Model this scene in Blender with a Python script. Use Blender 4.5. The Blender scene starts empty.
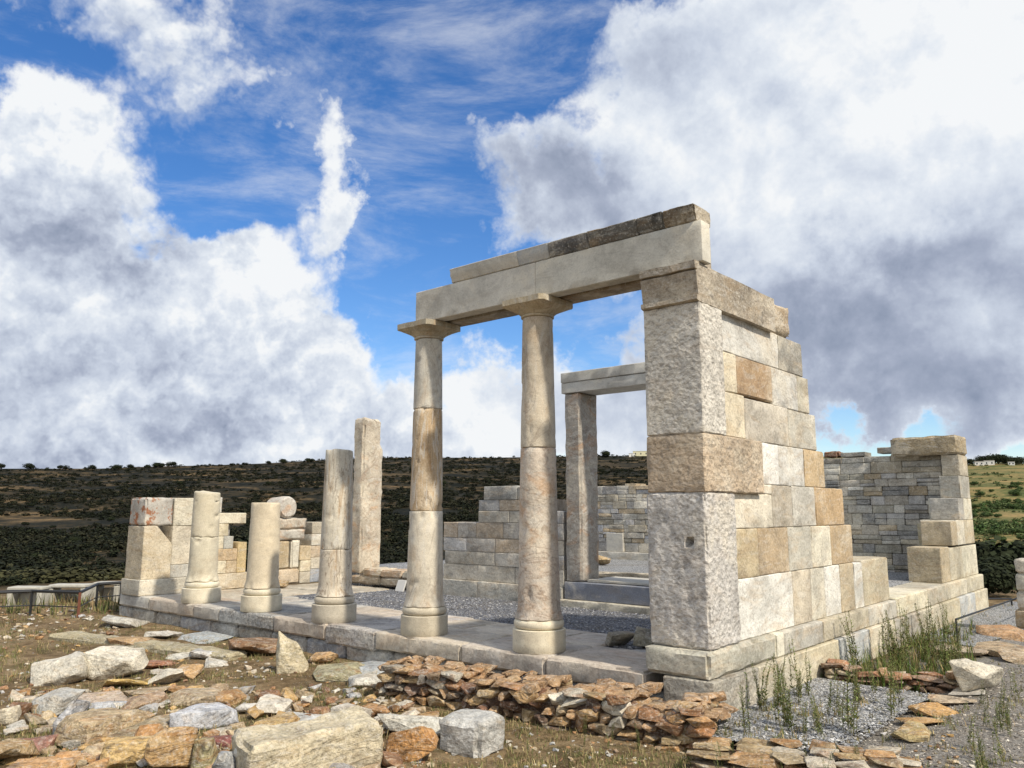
import bpy, bmesh, math, random
import numpy as np
from mathutils import Vector, noise, Matrix
R = math.radians
random.seed(7)
sc = bpy.context.scene
col = sc.collection

# ------------------------------------------------------------ camera frame
H = 1.6
F = 802.0
PITCH = math.atan(127/802)
CP, SP = math.cos(PITCH), math.sin(PITCH)
FW = Vector((-.6521, .7581)); RT = Vector((.7581, .6521))
CAM = Vector((3.7632, -7.2496, H))

def ray(x, y):
    a = x-512; b = 384-y
    f = F*CP-b*SP; u = b*CP+F*SP
    return Vector((FW.x*f+RT.x*a, FW.y*f+RT.y*a, u))

def azel(x, y):
    d = ray(x, y)
    return math.degrees(math.atan2(d.x, d.y)), math.degrees(math.asin(d.z/d.length))

# ------------------------------------------------------------ terrain height
RIDGE = [(-400, 468), (0, 468), (100, 468), (150, 466), (200, 465), (260, 463), (330, 459), (400, 457), (500, 457), (560, 456),
         (600, 455), (645, 456), (720, 455), (830, 456), (900, 461), (950, 465), (975, 463), (1000, 462), (1024, 463), (1300, 470)]
RID = [azel(x, y) for x, y in RIDGE]
def ridge_el(az):
    if az <= RID[0][0]: return RID[0][1]
    for (a0, e0), (a1, e1) in zip(RID, RID[1:]):
        if a0 <= az <= a1: return e0+(e1-e0)*(az-a0)/(a1-a0)
    return RID[-1][1]
def sst(a, b, x):
    t = max(0, min(1, (x-a)/(b-a))); return t*t*(3-2*t)
RR = 850.0
def ground(x, y):
    dx, dy = x-CAM.x, y-CAM.y
    r = math.hypot(dx, dy)
    z = -.42 + .05*noise.noise((x*.35, y*.35, 3.1)) + .03*noise.noise((x*1.1, y*1.1, 7.7))+.012*noise.noise((x*4, y*4, 1.7))
    # heap of rubble in the near left, gentle rise to the right foreground
    z += .10*math.exp(-((x+2.6)**2+(y+3.9)**2)/1.6)
    z += .10*sst(1.15, 1.9, x)*sst(8, 3, y)
    z -= .03*sst(.05, .2, x)*sst(1.3, 1.0, x)*sst(-.9, -.4, y)*sst(2.6, 2.2, y)
    if r > 23:
        az = math.degrees(math.atan2(dx, dy))
        el1 = ridge_el(az)
        if r < 110:
            t = sst(23, 110, r)
            z = z*(1-t) + (H+110*math.tan(R(-7.0)))*t
        else:
            t = min(1, math.log(r/110)/math.log(RR/110))
            u = t**.85
            el = -7.0+(el1+7.0)*u
            el += (1-t)*t*4*.8*noise.noise((az*.09, t*4.0, 5.0))
            z = H+r*math.tan(R(el))
            if r > RR:
                zr = H+RR*math.tan(R(el1)); z = zr-(r-RR)*.10
            z += 3*noise.noise((x*.012, y*.012, 2.0))*min(1, (1-t)*4)*min(1, t*6)
    return z
def at(px, py, z=None):
    d = ray(px, py)
    if z is not None:
        t = (z-CAM.z)/d.z; return CAM+d*t
    t = (-.42-CAM.z)/d.z
    for _ in range(6):
        p = CAM+d*t; g = ground(p.x, p.y); t = (g-CAM.z)/d.z
    return CAM+d*t
def hit_ground(px, py):
    d = ray(px, py).normalized(); t = 20.0; pt = t
    while t < 1500:
        p = CAM+d*t
        if p.z < ground(p.x, p.y):
            a, b = pt, t
            for _ in range(12):
                m = (a+b)/2; q = CAM+d*m
                if q.z < ground(q.x, q.y): b = m
                else: a = m
            return CAM+d*b
        pt = t; t *= 1.02
    return None

# ------------------------------------------------------------ object helpers
def tag(o, label=None, cat=None, group=None, kind=None):
    if label: o['label'] = label
    if cat: o['category'] = cat
    if group: o['group'] = group
    if kind: o['kind'] = kind
    return o
def empty(name, loc, label, cat, group=None, rz=0):
    o = bpy.data.objects.new(name, None); col.objects.link(o)
    o.location = loc; o.rotation_euler = (0, 0, rz); o.empty_display_size = .2
    return tag(o, label, cat, group)
def mesh_obj(name, verts, faces, mat, parent=None, color=None, sharp=None, smooth=False, attr=None, uvs=None):
    me = bpy.data.meshes.new(name)
    off = Vector(parent.location) if parent is not None else Vector((0, 0, 0))
    if parent is not None and parent.parent is not None: off = off+Vector(parent.parent.location)
    me.from_pydata([tuple(Vector(v)-off) for v in verts], [], faces)
    if attr is not None:
        ca = me.color_attributes.new('Col', 'FLOAT_COLOR', 'POINT')
        ca.data.foreach_set('color', np.array([list(c)+[1] for c in attr], dtype=np.float32).ravel())
    me.materials.append(mat)
    if smooth or sharp is not None:
        me.polygons.foreach_set('use_smooth', [True]*len(me.polygons))
    if sharp is not None: me.set_sharp_from_angle(angle=R(sharp))
    me.update()
    o = bpy.data.objects.new(name, me); col.objects.link(o)
    if parent is not None: o.parent = parent
    if color is not None: o.color = (color[0], color[1], color[2], 1)
    return o
def recentre(o, loc):
    """put a single-mesh thing's origin at loc without moving it"""
    loc = Vector(loc)
    o.data.transform(Matrix.Translation(-loc)); o.location = loc
    return o
def copy_thing(o, loc, rz=0, scale=1, label=None):
    c = o.copy(); col.objects.link(c); c.location = loc; c.rotation_euler = (0, 0, rz); c.scale = (scale, scale, scale)
    if label: c['label'] = label
    for ch in o.children:
        d = ch.copy(); col.objects.link(d); d.parent = c
    return c

SEED = [0]
def lattice(x0, x1, y0, y1, z0, z1, rough=.005, res=.09, rnd=.009, freq=5.0, warp=None, chip=.5):
    """a stone block: surface lattice with worn edges and an uneven face"""
    SEED[0] += 1; sd = SEED[0]*13.37
    n = [max(2, min(26, int(round(abs(b-a)/res)))) for a, b in ((x0, x1), (y0, y1), (z0, z1))]
    ed = [min(rnd*1.3, abs(b-a)*.2) for a, b in ((x0, x1), (y0, y1), (z0, z1))]
    def axis(a, b, k, e):
        c = [a, a+e]; m = max(1, k-1)
        for i in range(1, m): c.append(a+e+(b-a-2*e)*i/m)
        c += [b-e, b]; return c
    A = [axis(x0, x1, n[0], ed[0]), axis(y0, y1, n[1], ed[1]), axis(z0, z1, n[2], ed[2])]
    n = [len(a)-1 for a in A]
    idx = {}; V = []
    cen = Vector(((x0+x1)/2, (y0+y1)/2, (z0+z1)/2))
    def vid(i, j, k):
        key = (i, j, k)
        if key in idx: return idx[key]
        p = Vector((A[0][i], A[1][j], A[2][k]))
        b = [i in (0, n[0]), j in (0, n[1]), k in (0, n[2])]
        q = Vector(p)
        if sum(b) >= 2:
            w = rnd*(.35+chip*abs(noise.noise(p*4+Vector((sd, 0, 0))))*3+(min(8, .035/rnd)*max(0, noise.noise(p*3.1+Vector((0, sd, 0)))-.28) if rough > .003 else 0))
            if sum(b) == 3: w *= .8
            for ax in range(3):
                if b[ax]: q[ax] += (cen[ax] > p[ax])*w - (cen[ax] < p[ax])*w
        if rough:
            nv = noise.noise_vector(p*freq+Vector((sd, sd*.7, 1)))*rough + noise.noise_vector(p*freq*3+Vector((sd, 5, sd)))*rough*.4
            for ax in range(3):
                if b[ax]: q[ax] += nv[ax] if abs(nv[ax]) < 9 else 0
                else: q[ax] += nv[ax]*.6
        if warp: q = Vector(warp(q))
        idx[key] = len(V); V.append(q); return idx[key]
    Fc = []
    for j in range(n[1]):
        for k in range(n[2]):
            Fc.append((vid(0, j, k), vid(0, j, k+1), vid(0, j+1, k+1), vid(0, j+1, k)))
            Fc.append((vid(n[0], j, k), vid(n[0], j+1, k), vid(n[0], j+1, k+1), vid(n[0], j, k+1)))
    for i in range(n[0]):
        for k in range(n[2]):
            Fc.append((vid(i, 0, k), vid(i+1, 0, k), vid(i+1, 0, k+1), vid(i, 0, k+1)))
            Fc.append((vid(i, n[1], k), vid(i, n[1], k+1), vid(i+1, n[1], k+1), vid(i+1, n[1], k)))
    for i in range(n[0]):
        for j in range(n[1]):
            Fc.append((vid(i, j, 0), vid(i, j+1, 0), vid(i+1, j+1, 0), vid(i+1, j, 0)))
            Fc.append((vid(i, j, n[2]), vid(i+1, j, n[2]), vid(i+1, j+1, n[2]), vid(i, j+1, n[2])))
    return V, Fc
G = .0015
def block(name, parent, x0, x1, y0, y1, z0, z1, color, mat, gap=G, sharp=35, **kw):
    V, Fc = lattice(x0+gap, x1-gap, y0+gap, y1-gap, z0+gap*.4, z1-gap*.4, **kw)
    return mesh_obj(name, V, Fc, mat, parent, color, sharp=sharp)

def lathe_pts(profile, cx, cy, seg=56, warp=None):
    V = []; Fc = []
    for r, z in profile:
        for s in range(seg):
            a = 2*math.pi*s/seg
            p = Vector((cx+r*math.cos(a), cy+r*math.sin(a), z))
            if warp: p = warp(p, r)
            V.append(p)
    m = len(profile)
    for i in range(m-1):
        for s in range(seg):
            t = (s+1) % seg
            Fc.append((i*seg+s, i*seg+t, (i+1)*seg+t, (i+1)*seg+s))
    Fc.append(tuple(range(seg-1, -1, -1)))
    Fc.append(tuple((m-1)*seg+s for s in range(seg)))
    return V, Fc

# ------------------------------------------------------------ materials
class NT:
    def __init__(s, tree): s.t = tree; s.x = 0
    def n(s, typ, **kw):
        nd = s.t.nodes.new(typ)
        for k, v in kw.items():
            if k == 'inp':
                for kk, vv in v.items():
                    if isinstance(vv, bpy.types.NodeSocket): s.t.links.new(vv, nd.inputs[kk])
                    else: nd.inputs[kk].default_value = vv
            else: setattr(nd, k, v)
        return nd
    def math(s, op, a, b=0.0, c=0.0, clamp=False):
        nd = s.n('ShaderNodeMath', operation=op, use_clamp=clamp, inp={0: a, 1: b, 2: c}); return nd.outputs[0]
    def vm(s, op, a, b=(0, 0, 0), c=None):
        nd = s.n('ShaderNodeVectorMath', operation=op, inp={0: a, 1: b})
        if c is not None:
            nd.inputs[2].default_value = c
        return nd.outputs['Value'] if op in ('LENGTH', 'DOT_PRODUCT', 'DISTANCE') else nd.outputs[0]
    def noise(s, vec, scale, detail=6, rough=.55, dist=0, **kw):
        return s.n('ShaderNodeTexNoise', inp={'Vector': vec, 'Scale': scale, 'Detail': detail, 'Roughness': rough, 'Distortion': dist}).outputs[0]
    def ss(s, v, a, b, lo=0.0, hi=1.0):
        return s.n('ShaderNodeMapRange', interpolation_type='SMOOTHSTEP', inp={'Value': v, 'From Min': a, 'From Max': b, 'To Min': lo, 'To Max': hi}).outputs[0]
    def mr(s, v, a, b, lo=0.0, hi=1.0):
        return s.n('ShaderNodeMapRange', inp={'Value': v, 'From Min': a, 'From Max': b, 'To Min': lo, 'To Max': hi}).outputs[0]
    def mix(s, f, a, b, mode='MIX'):
        nd = s.n('ShaderNodeMix', data_type='RGBA', blend_type=mode)
        for i, v in ((0, f), (6, a), (7, b)):
            if isinstance(v, bpy.types.NodeSocket): s.t.links.new(v, nd.inputs[i])
            else: nd.inputs[i].default_value = v if i == 0 else (tuple(v)+(1,))[:4]
        return nd.outputs[2]
    def ramp(s, f, stops):
        nd = s.n('ShaderNodeValToRGB', inp={0: f}); e = nd.color_ramp.elements
        while len(e) < len(stops): e.new(.5)
        for el, (p, c) in zip(e, stops): el.position = p; el.color = tuple(c)+(1,)
        return nd.outputs[0]
def new_mat(name):
    m = bpy.data.materials.new(name); m.use_nodes = True; t = m.node_tree
    b = t.nodes['Principled BSDF']
    return m, NT(t), b
def stone_mat(name, src='obj', vein=.35, veincol=(.50, .30, .13), stain=.3, staincol=(.07, .065, .06), speck=.25, bump=.5, pock=.0,
              strata=0.0, rough=.88, scale=1.0, white=.0, var=.35, vscale=(1, 1, 3.0), lichen=0.0, micro=110):
    m, N, b = new_mat(name)
    oi = N.n('ShaderNodeObjectInfo')
    geo = N.n('ShaderNodeNewGeometry')
    off = N.math('MULTIPLY', oi.outputs['Random'], 37.0)
    wpos = geo.outputs['Position']
    pos = N.vm('ADD', wpos, N.n('ShaderNodeCombineXYZ', inp={0: off, 1: off, 2: 0.0}).outputs[0])
    if src == 'attr':
        base = N.n('ShaderNodeVertexColor', layer_name='Col').outputs[0]; pos = geo.outputs['Position']
    else: base = oi.outputs['Color']
    n1 = N.noise(pos, 1.7*scale, 7, .6, .6)
    n2 = N.noise(pos, 9*scale, 6, .65)
    k = N.math('ADD', N.math('MULTIPLY', n1, .6), N.math('MULTIPLY', n2, .4))
    shade = N.mr(k, .3, .7, 1-var, 1+var)
    c = N.mix(1.0, base, N.n('ShaderNodeCombineXYZ', inp={0: shade, 1: shade, 2: shade}).outputs[0], 'MULTIPLY')
    if not strata:
        big = N.noise(wpos, 1.1, 7, .68, .4)
        c = N.mix(N.math('MULTIPLY', N.ss(big, .52, .66), .28), c, staincol)
        c = N.mix(N.math('MULTIPLY', N.ss(big, .50, .36), .42), c, (.78, .71, .57))
    vs = N.vm('MULTIPLY', pos, vscale)
    v1 = N.noise(vs, 1.1*scale, 5, .6, 1.6)
    if vein:
        c = N.mix(N.math('MULTIPLY', N.ss(v1, .5, .68), vein), c, veincol)
        # thin dark veins
        w = N.math('ABSOLUTE', N.math('SUBTRACT', N.noise(vs, .8*scale, 4, .55, 2.4), .5))
        c = N.mix(N.ss(w, .028, .0, 0, vein*.8), c, (veincol[0]*.4, veincol[1]*.42, veincol[2]*.6))
    if white:
        w2 = N.noise(vs, 1.9*scale, 4, .6, 2.0)
        c = N.mix(N.math('MULTIPLY', N.ss(w2, .54, .62), white), c, (.62, .60, .55))
    if strata:
        rot = N.n('ShaderNodeVectorRotate', rotation_type='AXIS_ANGLE', inp={'Vector': pos, 'Axis': (.8, .6, .1), 'Angle': N.math('MULTIPLY', N.math('SUBTRACT', oi.outputs['Random'], .5), 1.5)}).outputs[0]
        wv = N.n('ShaderNodeTexNoise', inp={'Vector': N.vm('MULTIPLY', rot, (4.0, 4.0, 19.0)), 'Scale': 1.0, 'Detail': 5.0, 'Roughness': .6, 'Distortion': .8}).outputs[0]
        c = N.mix(N.math('MULTIPLY', N.ss(wv, .54, .72), strata*.7), c, (.12, .07, .04))
        c = N.mix(N.math('MULTIPLY', N.ss(wv, .46, .34), strata*.5), c, (.52, .42, .27))
    if lichen:
        l = N.noise(pos, 6, 6, .7)
        c = N.mix(N.math('MULTIPLY', N.ss(l, .52, .60), lichen), c, (.30, .09, .015))
    st = N.noise(pos, 3.3*scale, 8, .72, .3)
    c = N.mix(N.math('MULTIPLY', N.ss(st, .55, .74), stain), c, staincol)
    sp = N.noise(pos, micro*.6, 3, .7)
    c = N.mix(N.math('MULTIPLY', N.ss(sp, .5, .72), speck), c, (.10, .09, .075))
    c = N.mix(N.math('MULTIPLY', N.ss(sp, .48, .3), speck*.6), c, (.75, .72, .66))
    N.t.links.new(c, b.inputs['Base Color'])
    b.inputs['Roughness'].default_value = rough
    b.inputs['Specular IOR Level'].default_value = .25
    hgt = N.math('ADD', N.math('MULTIPLY', N.noise(pos, micro*.25, 6, .7), .5), N.math('MULTIPLY', N.noise(pos, 14, 4, .6), .6))
    if pock:
        pn = N.noise(N.vm('MULTIPLY', pos, (1, 1, 1.5)), 13, 5, .72, .0)
        pv = N.n('ShaderNodeTexVoronoi', feature='SMOOTH_F1', inp={'Vector': N.vm('ADD', pos, N.vm('MULTIPLY', N.n('ShaderNodeTexNoise', inp={'Vector': pos, 'Scale': 9.0}).outputs['Color'], (.08, .08, .08))), 'Scale': 19.0, 'Randomness': 1.0, 'Smoothness': .5}).outputs[0]
        hgt = N.math('ADD', hgt, N.math('MULTIPLY', N.math('ADD', N.math('MULTIPLY', pn, 1.3), N.math('MULTIPLY', pv, 1.0)), pock))
        c = N.mix(N.math('MULTIPLY', N.ss(pn, .50, .36), .45*min(1, pock)), c, (.13, .12, .11)); N.t.links.new(c, b.inputs['Base Color'])
    if strata: hgt = N.math('ADD', hgt, N.math('MULTIPLY', wv, 1.2*strata))
    bp = N.n('ShaderNodeBump', inp={'Strength': bump, 'Distance': .03, 'Height': hgt})
    N.t.links.new(bp.outputs[0], b.inputs['Normal'])
    return m
M = {}
M['ashlar'] = stone_mat('weathered_marble', vein=.32, veincol=(.46, .32, .17), stain=.55, staincol=(.13, .12, .10), speck=.45, bump=.7, var=.36, micro=62, white=.22)
M['hammered'] = stone_mat('hammered_marble', vein=.12, stain=.3, speck=.4, bump=.55, pock=1.5, var=.42, staincol=(.12, .11, .10), micro=60, white=.15)
M['smooth'] = stone_mat('dressed_marble', vein=.16, veincol=(.34, .27, .19), stain=.22, staincol=(.17, .15, .12), speck=.25, bump=.2, var=.24, vscale=(1, 1, 2.4), micro=90)
M['column'] = stone_mat('column_marble', vein=.38, veincol=(.42, .27, .14), stain=.35, staincol=(.20, .17, .14), speck=.4, bump=.35, var=.36, white=.3, vscale=(2.4, 2.4, .75), micro=150)
M['cream'] = stone_mat('new_marble', vein=.13, veincol=(.50, .36, .19), stain=.25, staincol=(.34, .28, .20), speck=.3, bump=.25, var=.24, micro=110)
M['veined'] = stone_mat('veined_marble', vein=.5, veincol=(.50, .27, .12), stain=.45, staincol=(.10, .085, .075), speck=.4, bump=.6, var=.38, vscale=(1.4, 1.4, 2.2), white=.35, micro=70)
M['weathered'] = stone_mat('blackened_marble', vein=.35, veincol=(.36, .24, .12), stain=1.0, staincol=(.035, .033, .03), speck=.6, bump=1.2, var=.55, micro=60, white=.3)
M['lichen'] = stone_mat('lichened_marble', vein=.1, stain=.4, speck=.35, bump=.5, lichen=.85)
M['rubble'] = stone_mat('rubble_masonry', src='attr', vein=.18, veincol=(.3, .2, .1), stain=.4, staincol=(.07, .065, .055), speck=.6, bump=1.0, scale=1.5, var=.5, micro=60, white=.25)
M['schist'] = stone_mat('orange_schist', vein=.4, veincol=(.42, .17, .04), stain=.55, staincol=(.05, .03, .022), speck=.6, bump=1.5, strata=.95, white=.28, var=.75, scale=2.6, micro=60)
M['rockw'] = stone_mat('pale_rock', vein=.28, veincol=(.42, .27, .11), stain=.5, staincol=(.12, .10, .08), speck=.55, bump=1.5, strata=.45, white=.3, var=.6, scale=2.6, micro=60)
M['krepis'] = stone_mat('step_stone', vein=.35, veincol=(.33, .23, .14), stain=.65, staincol=(.06, .06, .06), speck=.6, bump=1.1, var=.55, pock=.4, micro=60, white=.3)
M['paving'] = stone_mat('stylobate_marble', vein=.3, veincol=(.40, .25, .14), stain=.3, staincol=(.15, .13, .11), speck=.4, bump=.6, var=.4, vscale=(1, 2.5, 1), micro=60, white=.3)

M['rubblestone'] = stone_mat('broken_stone', src='attr', vein=.3, veincol=(.45, .22, .07), stain=.5, staincol=(.05, .035, .025), speck=.5, bump=1.2, strata=.8, white=.2, var=.75, scale=2.6, micro=60)

M['streaked'] = stone_mat('streaked_marble', vein=.75, veincol=(.40, .25, .12), stain=.35, staincol=(.22, .20, .18), speck=.35, bump=.4, var=.3, vscale=(5, 5, .8), white=.55, micro=100)

def simple(name, colr, rough=.7, bump=0, scale=30, metal=0, var=.3):
    m, N, b = new_mat(name)
    g = N.n('ShaderNodeNewGeometry')
    n = N.noise(g.outputs['Position'], scale, 5, .6)
    c = N.mix(n, tuple(x*(1-var) for x in colr), tuple(min(1, x*(1+var)) for x in colr))
    N.t.links.new(c, b.inputs['Base Color']); b.inputs['Roughness'].default_value = rough; b.inputs['Metallic'].default_value = metal
    if bump:
        N.t.links.new(N.n('ShaderNodeBump', inp={'Strength': bump, 'Distance': .02, 'Height': n}).outputs[0], b.inputs['Normal'])
    return m
M['iron'] = simple('dark_painted_iron', (.03, .032, .035), .5, metal=.3)
M['rust'] = simple('rusty_iron', (.16, .06, .035), .8, bump=.2)
M['plaque'] = simple('white_enamel', (.55, .55, .54), .5, var=.08)
M['concrete'] = simple('pale_bench_stone', (.42, .41, .36), .8, bump=.3, scale=14)
M['plaster'] = simple('white_limewash', (.75, .74, .70), .8, scale=1)
M['ochre_plaster'] = simple('ochre_limewash', (.66, .62, .42), .8, scale=1)
M['glassdark'] = simple('dark_window', (.03, .04, .05), .2)
M['rooft'] = simple('flat_roof', (.5, .46, .42), .9)
M['bark'] = simple('bark', (.07, .055, .04), .9, bump=.5)

def attr_mat(name, rough=.8, trans=.0, var=.35, scale=6):
    m, N, b = new_mat(name)
    c = N.n('ShaderNodeVertexColor', layer_name='Col').outputs[0]
    g = N.n('ShaderNodeNewGeometry')
    s = N.mr(N.noise(g.outputs['Position'], scale, 4), .3, .7, 1-var, 1+var)
    c = N.mix(1.0, c, N.n('ShaderNodeCombineXYZ', inp={0: s, 1: s, 2: s}).outputs[0], 'MULTIPLY')
    N.t.links.new(c, b.inputs['Base Color']); b.inputs['Roughness'].default_value = rough
    b.inputs['Specular IOR Level'].default_value = .15
    return m
M['leaf'] = attr_mat('foliage', .75)
M['scrub'] = attr_mat('scrub_foliage', .9, scale=.6)
M['pebble'] = attr_mat('gravel_stones', .9, scale=40)

def ground_mat():
    m, N, b = new_mat('dry_earth')
    g = N.n('ShaderNodeNewGeometry'); P = g.outputs['Position']
    n1 = N.noise(P, .9, 8, .65, .5); n2 = N.noise(P, 7, 8, .7); n3 = N.noise(P, 45, 5, .7)
    c = N.ramp(N.math('ADD', N.math('MULTIPLY', n1, .5), N.math('MULTIPLY', n2, .5)),
               [(.36, (.085, .055, .030)), (.46, (.18, .125, .068)), (.54, (.29, .21, .12)), (.66, (.42, .33, .20))])
    c = N.mix(N.math('MULTIPLY', N.ss(N.noise(P, 2.3, 6, .7), .50, .64), .55), c, (.085, .085, .035))
    # little stones in the soil
    v = N.n('ShaderNodeTexVoronoi', inp={'Vector': P, 'Scale': 26.0, 'Randomness': 1.0})
    vm_ = N.math('MULTIPLY', N.ss(v.outputs[0], .30, .18), N.ss(N.noise(P, 3.1, 4), .47, .6))
    sc_ = N.mix(v.outputs[1], (.22, .17, .11), (.46, .43, .37))
    c = N.mix(vm_, c, sc_)
    c = N.mix(N.math('MULTIPLY', N.ss(n3, .52, .7), .6), c, (.045, .035, .022))
    c = N.mix(N.math('MULTIPLY', N.ss(n3, .45, .3), .4), c, (.42, .35, .23))
    # gravelly sand on the right
    sx = N.n('ShaderNodeSeparateXYZ', inp={0: P})
    wob = N.math('ADD', sx.outputs[0], N.math('MULTIPLY', N.math('SUBTRACT', N.noise(P, 1.6, 3), .5), .9))
    gm = N.math('MULTIPLY', N.ss(wob, .05, .45), N.math('MULTIPLY', N.ss(sx.outputs[1], -1.2, -.5), N.ss(sx.outputs[1], 16, 13)))
    v2 = N.n('ShaderNodeTexVoronoi', inp={'Vector': P, 'Scale': 55.0})
    gc = N.mix(v2.outputs[1], (.15, .14, .13), (.40, .38, .35))
    gc = N.mix(N.math('MULTIPLY', N.ss(n2, .5, .68), .5), gc, (.17, .13, .08))
    c = N.mix(gm, c, gc)
    # far hillside: terraces, dry fields, dark maquis; left ramp also carries painted cloud shade
    dx = N.vm('SUBTRACT', P, tuple(CAM)); dist = N.vm('LENGTH', dx)
    far = N.ss(dist, 21, 29)
    Pf = N.vm('MULTIPLY', P, (.7, .7, 9))
    f1 = N.noise(Pf, .035, 8, .68, .6); f2 = N.noise(N.vm('MULTIPLY', P, (1, 1, 4)), .30, 9, .78)
    fc = N.ramp(N.math('ADD', N.math('MULTIPLY', f1, .6), N.math('MULTIPLY', f2, .4)),
                [(.42, (.006, .007, .004)), (.49, (.014, .014, .008)), (.55, (.060, .044, .022)), (.64, (.20, .135, .068))])
    az = N.math('ARCTAN2', N.n('ShaderNodeSeparateXYZ', inp={0: dx}).outputs[0], N.n('ShaderNodeSeparateXYZ', inp={0: dx}).outputs[1])
    rt = N.ss(az, R(-24), R(-15))
    fr = N.ramp(N.math('ADD', N.math('MULTIPLY', f1, .5), N.math('MULTIPLY', f2, .5)),
                [(.36, (.035, .055, .02)), (.46, (.085, .10, .035)), (.55, (.22, .17, .07)), (.68, (.42, .26, .12))])
    far_field = N.math('MULTIPLY', rt, N.ss(dist, 120, 260))
    fc = N.mix(far_field, fc, fr)
    c = N.mix(far, c, fc)
    N.t.links.new(c, b.inputs['Base Color'])
    b.inputs['Roughness'].default_value = .95; b.inputs['Specular IOR Level'].default_value = .1
    h = N.math('ADD', N.math('MULTIPLY', n2, 1.6), N.math('ADD', N.math('MULTIPLY', n3, .6), N.math('MULTIPLY', vm_, .6)))
    st = N.mr(dist, 10, 60, .9, .15)
    N.t.links.new(N.n('ShaderNodeBump', inp={'Strength': st, 'Distance': .06, 'Height': h}).outputs[0], b.inputs['Normal'])
    return m
M['ground'] = ground_mat()
def gravel_mat(name, c0, c1, scale=42):
    m, N, b = new_mat(name)
    P = N.n('ShaderNodeNewGeometry').outputs['Position']
    v = N.n('ShaderNodeTexVoronoi', inp={'Vector': P, 'Scale': float(scale)})
    r = N.n('ShaderNodeSeparateColor', inp={0: v.outputs[1]}).outputs[0]
    c = N.mix(r, c0, c1)
    c = N.mix(N.ss(v.outputs[0], .35, .7, 0, .8), c, (.03, .03, .032))
    c = N.mix(N.math('MULTIPLY', N.ss(N.noise(P, 1.4, 5), .5, .7), .3), c, (.16, .13, .09))
    N.t.links.new(c, b.inputs['Base Color']); b.inputs['Roughness'].default_value = .9
    N.t.links.new(N.n('ShaderNodeBump', inp={'Strength': 1.0, 'Distance': .02, 'Height': N.math('SUBTRACT', 1.0, v.outputs[0])}).outputs[0], b.inputs['Normal'])
    return m
M['gravel'] = gravel_mat('grey_blue_gravel', (.09, .10, .12), (.30, .31, .345))
M['gravel2'] = gravel_mat('pale_gravel', (.20, .21, .22), (.56, .57, .58))

# ------------------------------------------------------------ terrain mesh
def build_ground():
    NA = 620
    rs = [.6]
    while rs[-1] < 1500:
        r = rs[-1]
        rs.append(r+max(.09, r*(.016 if r < 24 else .022)))
    # denser azimuths in front
    az0 = math.degrees(math.atan2(FW.x, FW.y))
    azs = [az0-50+100*i/440 for i in range(440)]+[az0+50+260*i/(NA-440) for i in range(NA-440)]
    V = []; Fc = []
    for r in rs:
        for a in azs:
            x = CAM.x+r*math.sin(R(a)); y = CAM.y+r*math.cos(R(a)); V.append((x, y, ground(x, y)))
    for i in range(len(rs)-1):
        for j in range(NA):
            k = (j+1) % NA
            Fc.append((i*NA+j, i*NA+k, (i+1)*NA+k, (i+1)*NA+j))
    V.append((CAM.x, CAM.y, -.42)); c = len(V)-1
    for j in range(NA): Fc.append((c, (j+1) % NA, j))
    o = mesh_obj('ground', V, Fc, M['ground'], smooth=True)
    tag(o, kind='structure')
build_ground()

# ------------------------------------------------------------ colours
CR = (.64, .57, .43); WH = (.60, .58, .53); GR = (.36, .34, .30); LG = (.58, .57, .53); TN = (.42, .34, .23); OR = (.46, .30, .16)
BR = (.30, .23, .16); DG = (.22, .22, .22); YL = (.50, .41, .25); BL = (.40, .42, .44)

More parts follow.
